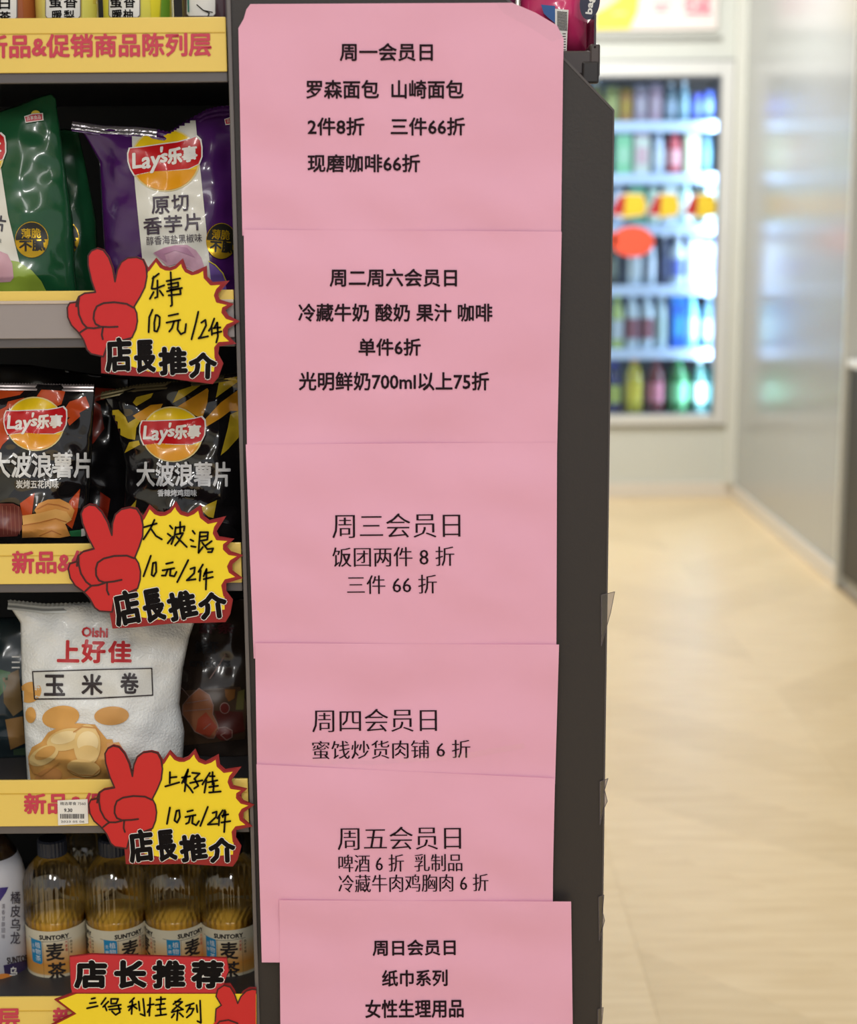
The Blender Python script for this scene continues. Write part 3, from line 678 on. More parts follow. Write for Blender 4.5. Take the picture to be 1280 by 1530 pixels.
def snack(name, label, bag, base, loc_px, group=None, seal=None, rough=.24, coat=.6, bump=.12, bscale=22, metal=0.0):
    c = at(loc_px, 400, bag.Y); t = thing(name, label, 'crisp packet', (c[0], bag.Y, bag.zb), group)
    obj('packet_body', bag.body(), mat(base, rough, metal=metal, coat=coat, bump=bump, bscale=bscale), t, smooth=True)
    if seal: obj('top_seal', bag.seal(), mat(seal, .25, metal=.7, bump=.2, bscale=200), t)
    return t
Z2, Z3, Z4 = shelf_top[1], shelf_top[2], shelf_top[3]
YB = YP+.062
GR = 'crisp packets on the gold and grey railed shelf'
# --- row 1: green (front), green (behind), purple
b = Bag(YB, .030, [(-85, 180), (-80, 420)], [(76, 150), (86, 215), (104, 330), (108, 400), (112, 440)], [(-85, 195), (0, 160), (40, 145), (68, 136), (80, 150)], Z2, seed=2)
t = snack('crisp_packet', 'green and white crisp packet cut by the photo\'s left edge', b, (26, 82, 50), -5, GR)
a = Art(b.surf(), 4)
cream = mat((226, 224, 214), .35, coat=.3); 
a.poly([(-60, 190), (-12, 190), (0, 240), (12, 320), (30, 395), (34, 440), (-60, 440)], cream, 1)
a.poly([(-40, 400), (10, 388), (28, 391), (48, 404), (62, 420), (70, 436), (72, 450), (-40, 450)], mat((150, 175, 62), .35, coat=.3), 2)
a.poly([(-20, 385), (0, 375), (12, 380), (19, 394), (21, 415), (16, 421), (-20, 423)], mat((205, 158, 172), .4), 3)
a.text('原切', -38, 300, -4, 318, mat((50, 46, 60), .4), 3, bold=.4); a.text('片', -12, 322, 9, 345, mat((50, 46, 60), .4), 3, bold=.4, rot=6)
a.text('味', -6, 356, 3, 363, mat((60, 60, 60), .4), 3, rot=6)
logo(a, -42, 232, 42, 0, ly=3)
def seallogo(a, x, y, s):
    a.ell(x+3*s, y-5*s, 7*s, 6*s, mat((240, 215, 80), .35), 4); a.poly([(x-14*s, y-2*s), (x-2*s, y-6*s), (x+14*s, y-7*s), (x+15*s, y+4*s), (x+2*s, y+6*s), (x-12*s, y+8*s)], WHITE, 5)
    a.poly([(x-12.5*s, y-1*s), (x-2*s, y-4.5*s), (x+12.7*s, y-5.5*s), (x+13.3*s, y+3*s), (x+2*s, y+4.5*s), (x-11*s, y+6.3*s)], mat((196, 50, 70), .35), 6)
    a.text('百事食品', x-10*s, y-3*s, x+11*s, y+3*s, WHITE, 7, rot=-7)
seallogo(a, 51, 176, 1.0)
gold = mat((205, 165, 40), .25, metal=.6); bkg = mat((32, 30, 24), .35)
def badge(a, x, y, rx, ry, ly=3, rot=-2):
    a.ell(x, y, rx, ry, gold, ly); a.ell(x, y, rx*.96, ry*.95, bkg, ly+1, a0=180, a1=360, n=18, rot=rot)
    a.ell(x, y+1, rx*.96, ry*.95, gold, ly+1, a0=0, a1=180, n=18, rot=rot)
    a.text('薄脆', x-rx*.6, y-ry*.62, x+rx*.55, y-ry*.08, gold, ly+2, bold=.3, rot=rot); a.text('不腻', x-rx*.72, y+ry*.02, x+rx*.8, y+ry*.62, bkg, ly+2, bold=.7, rot=rot)
badge(a, 48, 358, 25, 27)
a.build('printed_design', t)
b = Bag(YP+.135, .022, [(60, 190), (60, 440)], [(112, 200), (122, 240), (140, 330), (146, 440)], [(60, 196), (90, 190), (118, 196)], Z2, seed=5)
t = snack('crisp_packet', 'dark green crisp packet standing behind the green one, beside the purple one', b, (32, 92, 58), 100, GR)
a = Art(b.surf(), 4); badge(a, 96, 356, 23, 27); a.build('printed_design', t)
b = Bag(YP+.075, .034, [(104, 180), (122, 205), (142, 240), (146, 300), (150, 360), (158, 440)], [(372, 160), (366, 260), (362, 440)], [(100, 180), (150, 187), (200, 189), (228, 192), (248, 196), (262, 186), (280, 175), (305, 161), (325, 157), (372, 154)], Z2, seed=8, amp=.0016)
t = snack('crisp_packet', 'purple and white taro crisp packet with a silver highlight on its top seal', b, (70, 26, 94), 255, GR)
obj('top_seal', b.seal(.009), mat((70, 26, 94), .25, coat=.5, bump=.3, bscale=260), t)
obj('top_seal', b.seal(.007, .48, .0008), mat((205, 200, 205), .22, metal=.8, bump=.3, bscale=260), t)['label'] = 'silver highlight along the crimped seal'  # separate silver piece imitates the highlight on the purple seal's left part
a = Art(b.surf(), 4)
a.poly([(197, 192), (228, 194), (248, 199), (262, 188), (291, 168), (297, 230), (304, 300), (312, 380), (318, 440), (218, 440), (210, 360), (202, 280), (198, 230)], cream, 1)
logo(a, 247, 239, 45, 0, ly=3)
dk = mat((62, 48, 66), .4)
a.text('原', 227, 294, 253, 319, dk, 4, bold=.5, rot=-3); a.text('切', 257, 291, 282, 315, dk, 4, bold=.5, rot=-3)
a.text('香', 215, 325, 242, 350, dk, 4, bold=.5, rot=-3); a.text('芋', 246, 322, 272, 347, dk, 4, bold=.5, rot=-3); a.text('片', 276, 319, 300, 344, dk, 4, bold=.5, rot=-3)
a.text('醇香海盐黑椒味', 219, 351, 302, 364, dk, 4, rot=-3.5)
taro = mat((206, 160, 182), .4, var=.18, vscale=180)
a.poly([(229, 378), (245, 370), (262, 366), (280, 366), (293, 374), (301, 385), (306, 400), (300, 410), (280, 400), (262, 395), (250, 398), (240, 388)], taro, 3)
a.poly([(231, 377), (246, 371), (262, 367), (280, 370), (292, 385), (280, 380), (262, 374), (246, 380), (250, 392), (240, 386)], mat((186, 134, 164), .4), 4)
a.poly([(312, 392), (322, 398), (335, 412), (340, 440), (318, 440)], mat((126, 96, 176), .4), 2)
a.stroke([(312, 390), (322, 396), (333, 408), (338, 420)], 1.6, mat((225, 205, 70), .3), 3)
badge(a, 331, 360, 23, 27, rot=4); seallogo(a, 348, 180, .9)
a.build('printed_design', t)
# --- row 2: dark packets behind, orange, yellow
blackm = (22, 20, 22)
b = Bag(YP+.15, .034, [(-60, 540), (-60, 800)], [(188, 560), (190, 640), (196, 800)], [(-60, 545), (40, 548), (120, 560), (190, 568)], Z3, seed=11, amp=.002)
t = snack('crisp_packet', 'black and orange crisp packet standing behind the barbecue packet', b, blackm, 120, 'crisp packets on the middle shelf')
OR = mat((196, 74, 30), .28, coat=.5); ORR = mat((170, 50, 28), .28, coat=.5); GD = mat((196, 168, 44), .26, coat=.5); GD2 = mat((214, 150, 38), .26, coat=.5)
a = Art(b.surf(), 4)
for P in ([(130, 578), (185, 582), (175, 592), (140, 600)], [(128, 590), (150, 605), (156, 640), (140, 662), (130, 668)], [(150, 735), (165, 745), (158, 790), (146, 795)]): a.poly(P, ORR, 1)
a.build('printed_design', t)
b = Bag(YB, .032, [(-60, 580), (-62, 800)], [(136, 582), (133, 640), (132, 700), (128, 800), (126, 815)], [(-60, 573), (0, 576), (60, 577), (136, 578)], Z3, seed=14, amp=.0030)
t = snack('crisp_packet', 'black and orange barbecue pork crisp packet at the left of the middle shelf', b, blackm, 40, 'crisp packets on the middle shelf', bump=.2, rough=.17, coat=1.0)
obj('top_seal', b.seal(.006), mat((150, 140, 140), .25, metal=.6), t)
a = Art(b.surf(), 4)
for P in ([(-40, 580), (40, 580), (30, 590), (0, 596), (-40, 600)], [(62, 582), (98, 584), (92, 604), (82, 608), (70, 598), (55, 592)], [(104, 600), (128, 592), (133, 604), (134, 608), (110, 622), (100, 624), (96, 612)], [(100, 628), (118, 611), (120, 622), (104, 636)],
          [(-30, 640), (0, 645), (12, 650), (0, 672), (-30, 680)], [(0, 612), (12, 606), (8, 640), (14, 655), (0, 668)], [(40, 602), (8, 612), (12, 600), (36, 594)],
          [(30, 752), (52, 736), (48, 768), (34, 772)], [(104, 748), (120, 730), (116, 764), (108, 790), (96, 780)]): a.poly(P, OR, 1)
logo(a, 53, 633, 38.6, 6, ly=3, sx=.98)
a.text('大波浪薯片', -13, 676, 138, 713, mat((222, 222, 222), .3), 4, bold=.9)
a.text('炭烤五花肉味', 25, 717, 88, 729, mat((222, 222, 222), .3), 4, bold=.35)
meat = mat((120, 58, 52), .35, var=.3, vscale=120); chip = mat((218, 150, 74), .4, var=.12, vscale=60); chip2 = mat((232, 176, 100), .4, var=.1, vscale=60); chip3 = mat((186, 112, 50), .4)
a.poly([(-30, 752), (20, 752), (30, 757), (34, 770), (33, 790), (26, 801), (-30, 803)], meat, 2)
for k in range(7): a.stroke([(-8+k*6, 756), (-6+k*6, 798)], .8, mat((160, 104, 88), .4), 3)
a.poly([(52, 762), (58, 752), (72, 746), (90, 745), (104, 752), (112, 762), (108, 774), (90, 778), (60, 776)], chip, 3)
a.poly([(34, 770), (60, 766), (84, 760), (100, 764), (108, 776), (96, 784), (60, 784), (35, 784)], chip2, 4)
a.poly([(34, 784), (58, 782), (84, 774), (98, 782), (106, 800), (90, 803), (60, 802), (34, 803)], chip, 5)
a.stroke([(56, 760), (72, 752), (88, 754), (104, 760)], 1.2, chip3, 5); a.stroke([(36, 784), (60, 780), (84, 774), (100, 779)], 1.3, chip3, 6); a.stroke([(60, 800), (78, 792), (92, 798)], 1.3, chip3, 6)
a.poly([(104, 793), (122, 791), (122, 801), (106, 801)], mat((50, 130, 80), .4), 3); a.poly([(122, 790), (128, 789), (128, 800), (122, 801)], WHITE, 4)
a.build('printed_design', t)
b = Bag(YP+.075, .034, [(146, 590), (170, 640), (184, 700), (180, 815)], [(374, 560), (368, 700), (364, 815)], [(144, 590), (200, 578), (260, 573), (310, 567), (374, 556)], Z3, seed=21, amp=.0030)
t = snack('crisp_packet', 'black and gold chicken wing crisp packet beside the end panel', b, blackm, 265, 'crisp packets on the middle shelf', bump=.2, rough=.17, coat=1.0)
obj('top_seal', b.seal(.006), mat((120, 110, 80), .25, metal=.6), t)
a = Art(b.surf(), 4)
def cz(P): return [(150+x/5.565, 560+y/5.565) for x, y in P]
for P, mm in (([(0, 300), (150, 290), (210, 350), (230, 400), (320, 345), (350, 350), (300, 440), (290, 540), (230, 530), (60, 450), (30, 350)], GD), ([(200, 650), (240, 560), (320, 545), (330, 580)], GD),
          ([(270, 230), (300, 185), (440, 150), (420, 190), (300, 260)], GD), ([(270, 340), (420, 250), (520, 240), (500, 280), (400, 350), (340, 400)], GD2), ([(600, 235), (650, 130), (800, 80), (830, 90), (700, 180)], GD),
          ([(640, 265), (760, 190), (890, 110), (900, 130), (890, 230), (850, 350), (800, 345), (720, 290)], GD2), ([(960, 190), (990, 40), (1160, 10), (1140, 60)], GD), ([(860, 380), (1000, 230), (1165, 110), (1165, 300), (1080, 300), (1000, 360), (850, 450)], GD2),
          ([(1000, 670), (1060, 440), (1080, 330), (1165, 290), (1150, 520), (1060, 620)], GD), ([(820, 1110), (970, 1040), (940, 1190), (900, 1180)], GD), ([(240, 1110), (300, 1040), (290, 1110)], GD)):
    a.poly(cz(P), mm, 1)
logo(a, 257.5, 648.5, 39.5, 6, ly=3, sx=1.0)
a.text('大波浪薯片', 205, 690, 344, 726, mat((215, 215, 218), .3), 4, bold=.9)
a.text('香辣烤鸡翅味', 236, 731, 294, 741, mat((215, 215, 218), .3), 4, bold=.35)
a.build('printed_design', t)
# --- row 3: bag behind left, corn crisps, shrimp crackers
b = Bag(YP+.15, .03, [(-60, 930), (-60, 1180)], [(60, 935), (62, 1180)], [(-60, 930), (20, 928), (60, 934)], Z4, seed=31)
t = snack('crisp_packet', 'dark blue-green snack packet half hidden behind the white corn packet', b, (30, 44, 50), 12, 'snack packets on the fourth shelf')
a = Art(b.surf(), 4)
for P, c in (([(4, 1010), (28, 1000), (34, 1060), (20, 1070), (6, 1050)], (120, 96, 60)), ([(8, 1075), (34, 1070), (38, 1110), (16, 1120)], (150, 112, 64)), ([(0, 1000), (16, 1004), (8, 1030), (0, 1040)], (70, 110, 70)), ([(20, 1120), (40, 1116), (42, 1160), (24, 1160)], (60, 80, 60))): a.poly(P, mat(c, .4), 1)
for k in range(3): a.poly([(18, 980+k*8), (30, 980+k*8), (30, 982+k*8), (18, 982+k*8)], WHITE, 2)
a.build('printed_design', t)
b = Bag(YP+.15, .03, [(250, 920), (255, 1180)], [(392, 900), (392, 1180)], [(250, 915), (392, 895)], Z4, seed=33, amp=.0018)
t = snack('crisp_packet', 'dark brown shrimp cracker packet in shade beside the end panel', b, (52, 42, 36), 325, 'snack packets on the fourth shelf')
a = Art(b.surf(), 4)
def cs(P): return [(240+x/5.885, 900+y/5.885) for x, y in P]
dd = mat((26, 24, 28), .4); pr = mat((104, 40, 34), .4); pr2 = mat((120, 62, 40), .4); pw_ = mat((150, 120, 112), .4)
a.text('虾条', 298, 930, 350, 946, mat((80, 24, 34), .4), 2, bold=.6); a.text('鲜虾', 292, 958, 326, 976, dd, 2, bold=.5); a.text('n crackers', 270, 984, 343, 995, dd, 2, bold=.4)
a.poly(cs([(130, 780), (700, 740), (760, 900), (740, 1200), (180, 1260)]), mat((78, 58, 42), .4), 1)
a.poly(cs([(470, 950), (720, 960), (740, 1130), (640, 1160), (520, 1100)]), mat((84, 34, 28), .4), 2)
sh = cs([(340, 750), (430, 810), (465, 900), (460, 980), (500, 1060), (510, 1110), (470, 1190), (420, 1190), (300, 1130), (250, 1050), (195, 980), (195, 900), (250, 830)])
a.poly(sh, mat((150, 96, 66), .4), 3); a.stroke(sh, 1.1, pw_, 4, closed=True)
a.poly(cs([(330, 1020), (400, 960), (500, 1090), (430, 1180), (310, 1130)]), mat((158, 66, 44), .4), 4)
a.stroke(cs([(380, 1110), (440, 1060)]), 1, pw_, 5); a.stroke(cs([(210, 950), (440, 930)]), 1, pw_, 5)
a.stroke(cs([(230, 880), (420, 850)]), 1, pw_, 5); a.stroke(cs([(260, 830), (200, 760), (150, 720)]), .9, pw_, 5)
a.ell(*cs([(560, 1150)])[0], 13, 10, pr, 4); a.stroke(cs([(500, 1100), (570, 1090), (630, 1120), (630, 1180), (580, 1205), (530, 1160), (570, 1140)]), 1.1, pw_, 5)
a.ell(*cs([(565, 925)])[0], 7.5, 8.5, pw_, 4); a.ell(*cs([(565, 925)])[0], 6.3, 7.3, pr, 5)
a.poly(cs([(565, 760), (660, 760), (650, 840), (600, 870), (570, 820)]), mat((130, 84, 40), .4), 4)
a.poly(cs([(680, 780), (740, 760), (730, 940), (660, 940)]), mat((104, 96, 52), .4), 4)
a.stroke(cs([(570, 455), (520, 540), (435, 665)]), 1.6, pw_, 3)
a.build('printed_design', t)
b = Bag(YB+.006, .040, [(2, 906), (8, 918), (22, 938), (25, 1016), (31, 1100), (37, 1180)], [(290, 925), (278, 960), (268, 1010), (264, 1060), (272, 1100), (268, 1180)], [(2, 905), (60, 910), (120, 909), (200, 912), (292, 924)], Z4, seed=41, amp=.0016)
t = snack('crisp_packet', 'plump white corn snack packet with a boxed black title and curled crisps', b, (238, 240, 240), 150, 'snack packets on the fourth shelf', rough=.42, coat=.1, bump=.35, bscale=420)
obj('top_seal', b.seal(.008), mat((205, 208, 206), .35, metal=.3), t)
a = Art(b.surf(), 4)
rd = mat((196, 40, 48), .4); bk = mat((44, 34, 38), .45)
a.text('Oishi', 123, 937, 161, 951, rd, 3, bold=.7, rot=2)
for l, mm, bd in ((2, WHITE, 3.0), (3, rd, 1.3)):
    a.text('上', 87, 957, 118, 988, mm, l, bold=bd, rot=1); a.text('好', 123, 956, 157, 989, mm, l, bold=bd, rot=1); a.text('佳', 163, 958, 196, 989, mm, l, bold=bd, rot=1)
a.poly([(49, 1003), (227, 998), (228, 1039), (52, 1043)], mat((222, 222, 218), .4, var=.15, vscale=700), 2)
a.stroke([(49, 1003), (140, 1000), (227, 998), (228.5, 1038), (140, 1043), (52, 1044)], 1.8, bk, 3, closed=True)
a.text('玉', 67, 1008, 97, 1038, bk, 4, bold=.9); a.text('米', 123, 1007, 153, 1037, bk, 4, bold=.9); a.text('卷', 181, 1005, 207, 1035, bk, 4, bold=.9)
c1, c2, c3, c4 = mat((224, 168, 92), .5, var=.08, vscale=50), mat((240, 206, 138), .45, var=.06, vscale=60), mat((206, 146, 78), .5), mat((250, 226, 172), .45)
a.ell(45, 1034, 15, 18, c1, 2, rot=60); a.ell(46, 1068, 8, 12, c1, 2)
a.ell(91, 1071, 28, 17, c1, 2, rot=-8); a.ell(167, 1069, 26, 14, mat((214, 160, 94), .5), 2, rot=-3)
a.poly([(42, 1130), (48, 1116), (62, 1108), (72, 1094), (92, 1084), (115, 1080), (142, 1082), (160, 1104), (168, 1104), (176, 1130), (175, 1185), (48, 1185)], c1, 2)
a.ell(66, 1128, 24, 13, c2, 4, rot=-28); a.ell(68, 1124, 17, 8, c1, 5, rot=-28); a.ell(100, 1104, 30, 16, c2, 4, rot=-14); a.ell(96, 1101, 20, 9, c4, 5, rot=-14)
a.ell(131, 1112, 20, 31, c2, 6); a.ell(132, 1108, 16, 17, c4, 7); a.ell(132, 1124, 17, 12, c2, 7.5); a.stroke([(111, 1092), (124, 1084), (144, 1086), (149, 1096)], 1.6, c3, 8)
a.ell(126, 1146, 25, 13, mat((234, 196, 126), .45), 8, rot=8); a.stroke([(102, 1148), (118, 1156), (140, 1157), (150, 1148)], 1.2, c3, 9)
a.ell(72, 1162, 22, 14, mat((216, 152, 88), .5), 5, rot=-25); a.ell(100, 1176, 30, 13, c2, 6, rot=-16); a.stroke([(44, 1140), (50, 1154), (62, 1158), (90, 1138)], 1.5, c3, 7)
a.poly([(160, 1110), (178, 1108), (188, 1125), (200, 1170), (165, 1175)], mat((226, 170, 112), .5), 3)
a.build('printed_design', t)
# ================================================================== BOTTLES ON THE TOP SHELF
ZS1 = shelf_top[0]
def topbottle(label, pxc, pw, body, lab_px, texts, extra=None):
    Yc = YP+.055; x = at(pxc, 10, Yc)[0]; r = pw/2/F*float(np.dot(np.array([x, Yc, ZS1])-CO, fwd))
    t = thing('drink_bottle', label, 'bottle', (x, Yc, ZS1), 'drink bottles on the top shelf')
    obj('body', lathe([(r*.88, 0), (r*.98, .004), (r, .012), (r, .12), (r*.8, .15), (r*.42, .175), (r*.40, .185)], 40), mat(body, .22, coat=.5), t, False, True)
    obj('cap', lathe([(r*.46, .184), (r*.48, .186), (r*.48, .204), (r*.42, .206)], 24), mat((235, 230, 220), .4), t, False)
    a = Art(cyl_surf(x, Yc, r), 6); x0, x1, y0, y1 = lab_px
    if extra: extra(a)
    a.poly([(x0-1.5, y0), (x1+1.5, y0), (x1+1.5, y1-3), (x1-2, y1+1.5), (x0+2, y1+1.5), (x0-1.5, y1-3)], mat((120, 112, 110), .4), 4)
    a.poly([(x0, y0), (x1, y0), (x1, y1-3), (x1-2.5, y1), (x0+2.5, y1), (x0, y1-3)], WHITE, 5)
    for q in texts: a.text(*q, INK, 6, bold=.35)
    a.build('label_print', t)
topbottle('brown tea bottle with a grey-edged white label at the left end of the top shelf', 18, 72, (176, 96, 52), (-22, 24, -90, 29), [('香', 0, -26, 18, -8), ('日', 1, -2, 15, 14), ('茶', 1, 18, 16, 32)])
topbottle('pale yellow pear drink bottle, second from the left on the top shelf', 100, 92, (240, 222, 110), (71, 118, -90, 27), [('蜜', 76, -8, 93, 12), ('香', 96, -8, 114, 12), ('暖', 80, 16, 93, 30), ('梨', 96, 16, 110, 30)],
          lambda a: a.poly([(122, -60), (146, -60), (146, 40), (122, 40)], mat((238, 232, 120), .3), 1))
topbottle('yellow and green pomelo drink bottle, third from the left on the top shelf', 207, 104, (232, 222, 80), (166, 208, -90, 26), [('蜜', 168, -8, 184, 12), ('香', 187, -8, 202, 12), ('暖', 171, 15, 184, 29), ('柚', 186, 15, 199, 29)],
          lambda a: (a.poly([(222, -60), (244, -60), (236, 40), (226, 40)], mat((240, 226, 40), .3), 1), a.poly([(243, -60), (256, -60), (262, 40), (238, 40)], mat((120, 170, 50), .3), 2)))
topbottle('dark bottle with white label and thin black line drawing at the top shelf\'s right end', 308, 72, (84, 62, 70), (282, 320, -90, 24), [],
          lambda a: (a.stroke([(296, 8), (304, 16), (312, 20), (310, 26)], 1.4, INK, 8), a.stroke([(304, 16), (316, 19)], 1.2, INK, 8), a.stroke([(284, -20), (285, 18)], 2.0, mat((40, 120, 110), .4), 8)))
# ================================================================== TEA BOTTLES ON THE BOTTOM SHELF
Z5 = shelf_top[4]
YC = YP+.122
R0 = .0322
cxs = [85, 175.5, 263, 345]
def label_z(py): return at(180, py, YC-R0)[2]-Z5
lt, lb = label_z(1391), label_z(1476); liq = label_z(1380); sh0 = label_z(1332)
cp0, cp1 = label_z(1292), label_z(1258)
def lab_surf(px, py, eps):
    a = -PI/2+np.asarray(px, float)*.001/R0; r = R0+.0006+eps
    return np.stack([r*np.cos(a), r*np.sin(a), lt-np.asarray(py, float)*.001], 1), np.ones(len(px), bool)
def make_tea():
    t = thing('tea_bottle', '', 'bottle', (0, 0, 0), 'barley tea bottles on the bottom shelf')
    fl = lambda i, a, z: 1+(.022*math.cos(30*a) if lt+.002 < z < sh0+.004 else 0)
    H = cp0
    pr = [(R0*.86, 0), (R0, .006), (R0, lt), (R0, lt+.003)]+[(R0*(1-.00*k), lt+.003+(sh0-lt-.004)*k/5) for k in range(1, 6)]
    n = 10
    for k in range(1, n+1):
        q = k/n; pr.append((R0*(.40+.60*math.cos(q*PI/2)**.75), sh0+(H-sh0)*q))
    pr.append((R0*.40, H+.004))
    o = obj('bottle_body', lathe(pr, 120, fl), film((250, 246, 236), .16, .08), t, False, True)
    pr2 = [(R0*.84, .002), (R0*.97, .006), (R0*.97, lt), (R0*.965, lt+.003), (R0*.965, liq)]
    obj('tea', lathe(pr2, 60, lambda i, a, z: 1+(.02*math.cos(30*a) if z > lt+.002 else 0)), mat((252, 202, 88), .2), t, False, True)
    obj('cap', lathe([(R0*.47, H), (R0*.48, H+.001), (R0*.48, H+.016), (R0*.43, H+.018)], 48, lambda i, a, z: 1+.02*math.cos(24*a)), mat((38, 44, 60), .4), t, False)
    lab = obj('label_band', lathe([(R0+.0005, lb), (R0+.0005, lt)], 64, cap=False), labm, t, False, True)
    a = LArt(lab_surf, 3)
    wd = 30.0; bk = mat((40, 34, 34), .5); blue = mat((38, 140, 190), .4)
    for x0 in (-60, 0):      # printed twice around the bottle
        a.text('SUNTORY', x0-6, 4.6, x0+25, 9.4, bk, 2, bold=.3)
        a.poly([(x0-22, 9.4), (x0-10, 11.0), (x0-6, 11.6), (x0-6, 12), (x0-10, 11.4), (x0-22, 9.8)], bk, 1); a.poly([(x0-6, 11.6), (x0+28, 10.6), (x0+28, 11), (x0-6, 12)], bk, 1)
        a.poly([(x0-18, 10), (x0-5, 11), (x0-4, 13), (x0-4, 36), (x0-6, 38), (x0-16, 37), (x0-17.5, 35)], blue, 2)
        for k, ch in enumerate('植物茶'): a.text(ch, x0-12, 13+k*7.6, x0-5.5, 19.5+k*7.6, WHITE, 3)
        for k, ch in enumerate('无糖'): a.text(ch, x0-16.5, 16+k*6, x0-13, 20+k*6, WHITE, 3)
        a.text('麦', x0+1, 13.5, x0+19, 33, bk, 3, bold=.5); a.text('茶', x0+2, 36, x0+20, 55, bk, 3, bold=.5)
        a.poly([(x0-3, 11), (x0-2.7, 11), (x0-2.7, 58), (x0-3, 58)], mat((110, 90, 70), .5), 1); a.poly([(x0+24, 11), (x0+24.3, 11), (x0+24.3, 58), (x0+24, 58)], mat((110, 90, 70), .5), 1)
        for k in range(3): a.text('大麦香'[k], x0+20.5, 12+k*4.5, x0+23.5, 15.5+k*4.5, rd, 2)
        for k in range(4): a.text('自然甘醇'[k], x0+26, 13+k*4, x0+28.5, 16+k*4, bk, 2)
        a.poly([(x0-22, 57), (x0+30, 58), (x0+30, 58.4), (x0-22, 57.4)], bk, 1)
        a.text('净含量 500ml', x0-3, 60, x0+20, 63, bk, 2)
    o = a.build('label_print', t, step=.00012, base=.0001)
    return t
# label paper: cream, fading to an orange-brown printed field
labm = bpy.data.materials.new('label_paper'); labm.use_nodes = True
n = labm.node_tree.nodes; L = labm.node_tree.links; b_ = n['Principled BSDF']; b_.inputs['Roughness'].default_value = .4
tc = n.new('ShaderNodeTexCoord'); sp = n.new('ShaderNodeSeparateXYZ'); L.new(tc.outputs['Object'], sp.inputs[0])
mr = n.new('ShaderNodeMapRange'); mr.inputs[1].default_value = lb; mr.inputs[2].default_value = lt; L.new(sp.outputs['Z'], mr.inputs[0])
rp = n.new('ShaderNodeValToRGB'); L.new(mr.outputs[0], rp.inputs[0]); L.new(rp.outputs[0], b_.inputs['Base Color'])
els = rp.color_ramp.elements; els[0].position = 0; els[0].color = rgba((222, 212, 186)); els[1].position = 1; els[1].color = rgba((226, 216, 190))
for p, c in ((.22, (222, 212, 186)), (.25, (214, 160, 84)), (.42, (216, 148, 66)), (.72, (224, 200, 158)), (.82, (226, 216, 190))):
    e_ = els.new(p); e_.color = rgba(c)
tea = make_tea()
def dup(o):
    c = o.copy(); C.objects.link(c)
    for ch in list(o.children):
        d = ch.copy(); C.objects.link(d); d.parent = c
        for g_ in list(ch.children): e2 = g_.copy(); C.objects.link(e2); e2.parent = d
    return c
bt = [tea]+[dup(tea) for _ in range(3)]
tl = ['barley tea bottle whose whole two-character name shows, left of the other tea bottles', 'barley tea bottle rising behind the left half of the shopkeeper card', 'barley tea bottle rising behind the right half of the shopkeeper card', 'barley tea bottle standing against the end panel']
for i, (o, pc) in enumerate(zip(bt, cxs)):
    x = at(pc, 1400, YC)[0]; o.location = (x, YC, Z5); o['label'] = tl[i]
    o.rotation_euler = (0, 0, (-8, 18, 24, -14)[i]*PI/180)
for i, pc in enumerate([105, 195, 285, 350]):
    o = dup(tea); o.location = (at(pc, 1400, YC)[0], YC+.088, Z5); o.rotation_euler = (0, 0, i*1.1+1)
    o['label'] = 'barley tea bottle in the dark second row, behind the ' + ['left', 'second', 'third', 'right'][i]+' front one'
# oolong bottle at the left edge
Yo = YC; ro = .036; xo = at(-8, 1400, Yo)[0]
t = thing('oolong_bottle', 'white and purple sleeved peel oolong bottle cut by the photo\'s left edge', 'bottle', (xo, Yo, Z5))
zsh = at(0, 1310, Yo-ro)[2]-Z5
obj('sleeve', lathe([(ro*.9, 0), (ro, .005), (ro, zsh-.012), (ro*.93, zsh), (ro*.8, zsh+.012)], 60), mat((214, 214, 222), .35, coat=.3), t, False, True)
obj('neck', lathe([(ro*.8, zsh+.012), (ro*.45, zsh+.035), (ro*.42, zsh+.042)], 40), mat((44, 30, 22), .15), t, False, True)
obj('cap', lathe([(ro*.46, zsh+.04), (ro*.47, zsh+.041), (ro*.47, zsh+.058), (ro*.42, zsh+.060)], 40, lambda i, a, z: 1+.02*math.cos(24*a)), mat((215, 218, 220), .4), t, False)
a = Art(cyl_surf(xo, Yo, ro), 5); pp = mat((70, 56, 130), .4)
a.poly([(-40, 1330), (12, 1325), (8, 1334), (0, 1346), (-40, 1350)], pp, 1)
for k, ch in enumerate('橘皮乌龙'): a.text(ch, 15, 1332+k*20, 29, 1350+k*20, mat((70, 66, 80), .4), 2, bold=.2)
for k in range(6): a.text('清香甘醇回味'[k], 2, 1350+k*9, 7, 1357+k*9, mat((120, 116, 130), .4), 2)
a.text('SUNTORY', 10, 1428, 46, 1437, bk, 2, bold=.3, rot=-8)
a.poly([(5, 1442), (40, 1434), (40, 1450), (8, 1464)], mat((54, 44, 84), .4), 1); a.text('乌', 14, 1444, 24, 1460, WHITE, 3, bold=.4)
a.poly([(24, 1456), (38, 1450), (36, 1468), (24, 1470)], pp, 2)
a.ell(6, 1470, 20, 16, mat((224, 140, 62), .4), 2); a.ell(4, 1466, 5, 5, mat((240, 170, 90), .4), 3); a.ell(4, 1466, 2.4, 2.4, bk, 4)
a.build('sleeve_print', t)
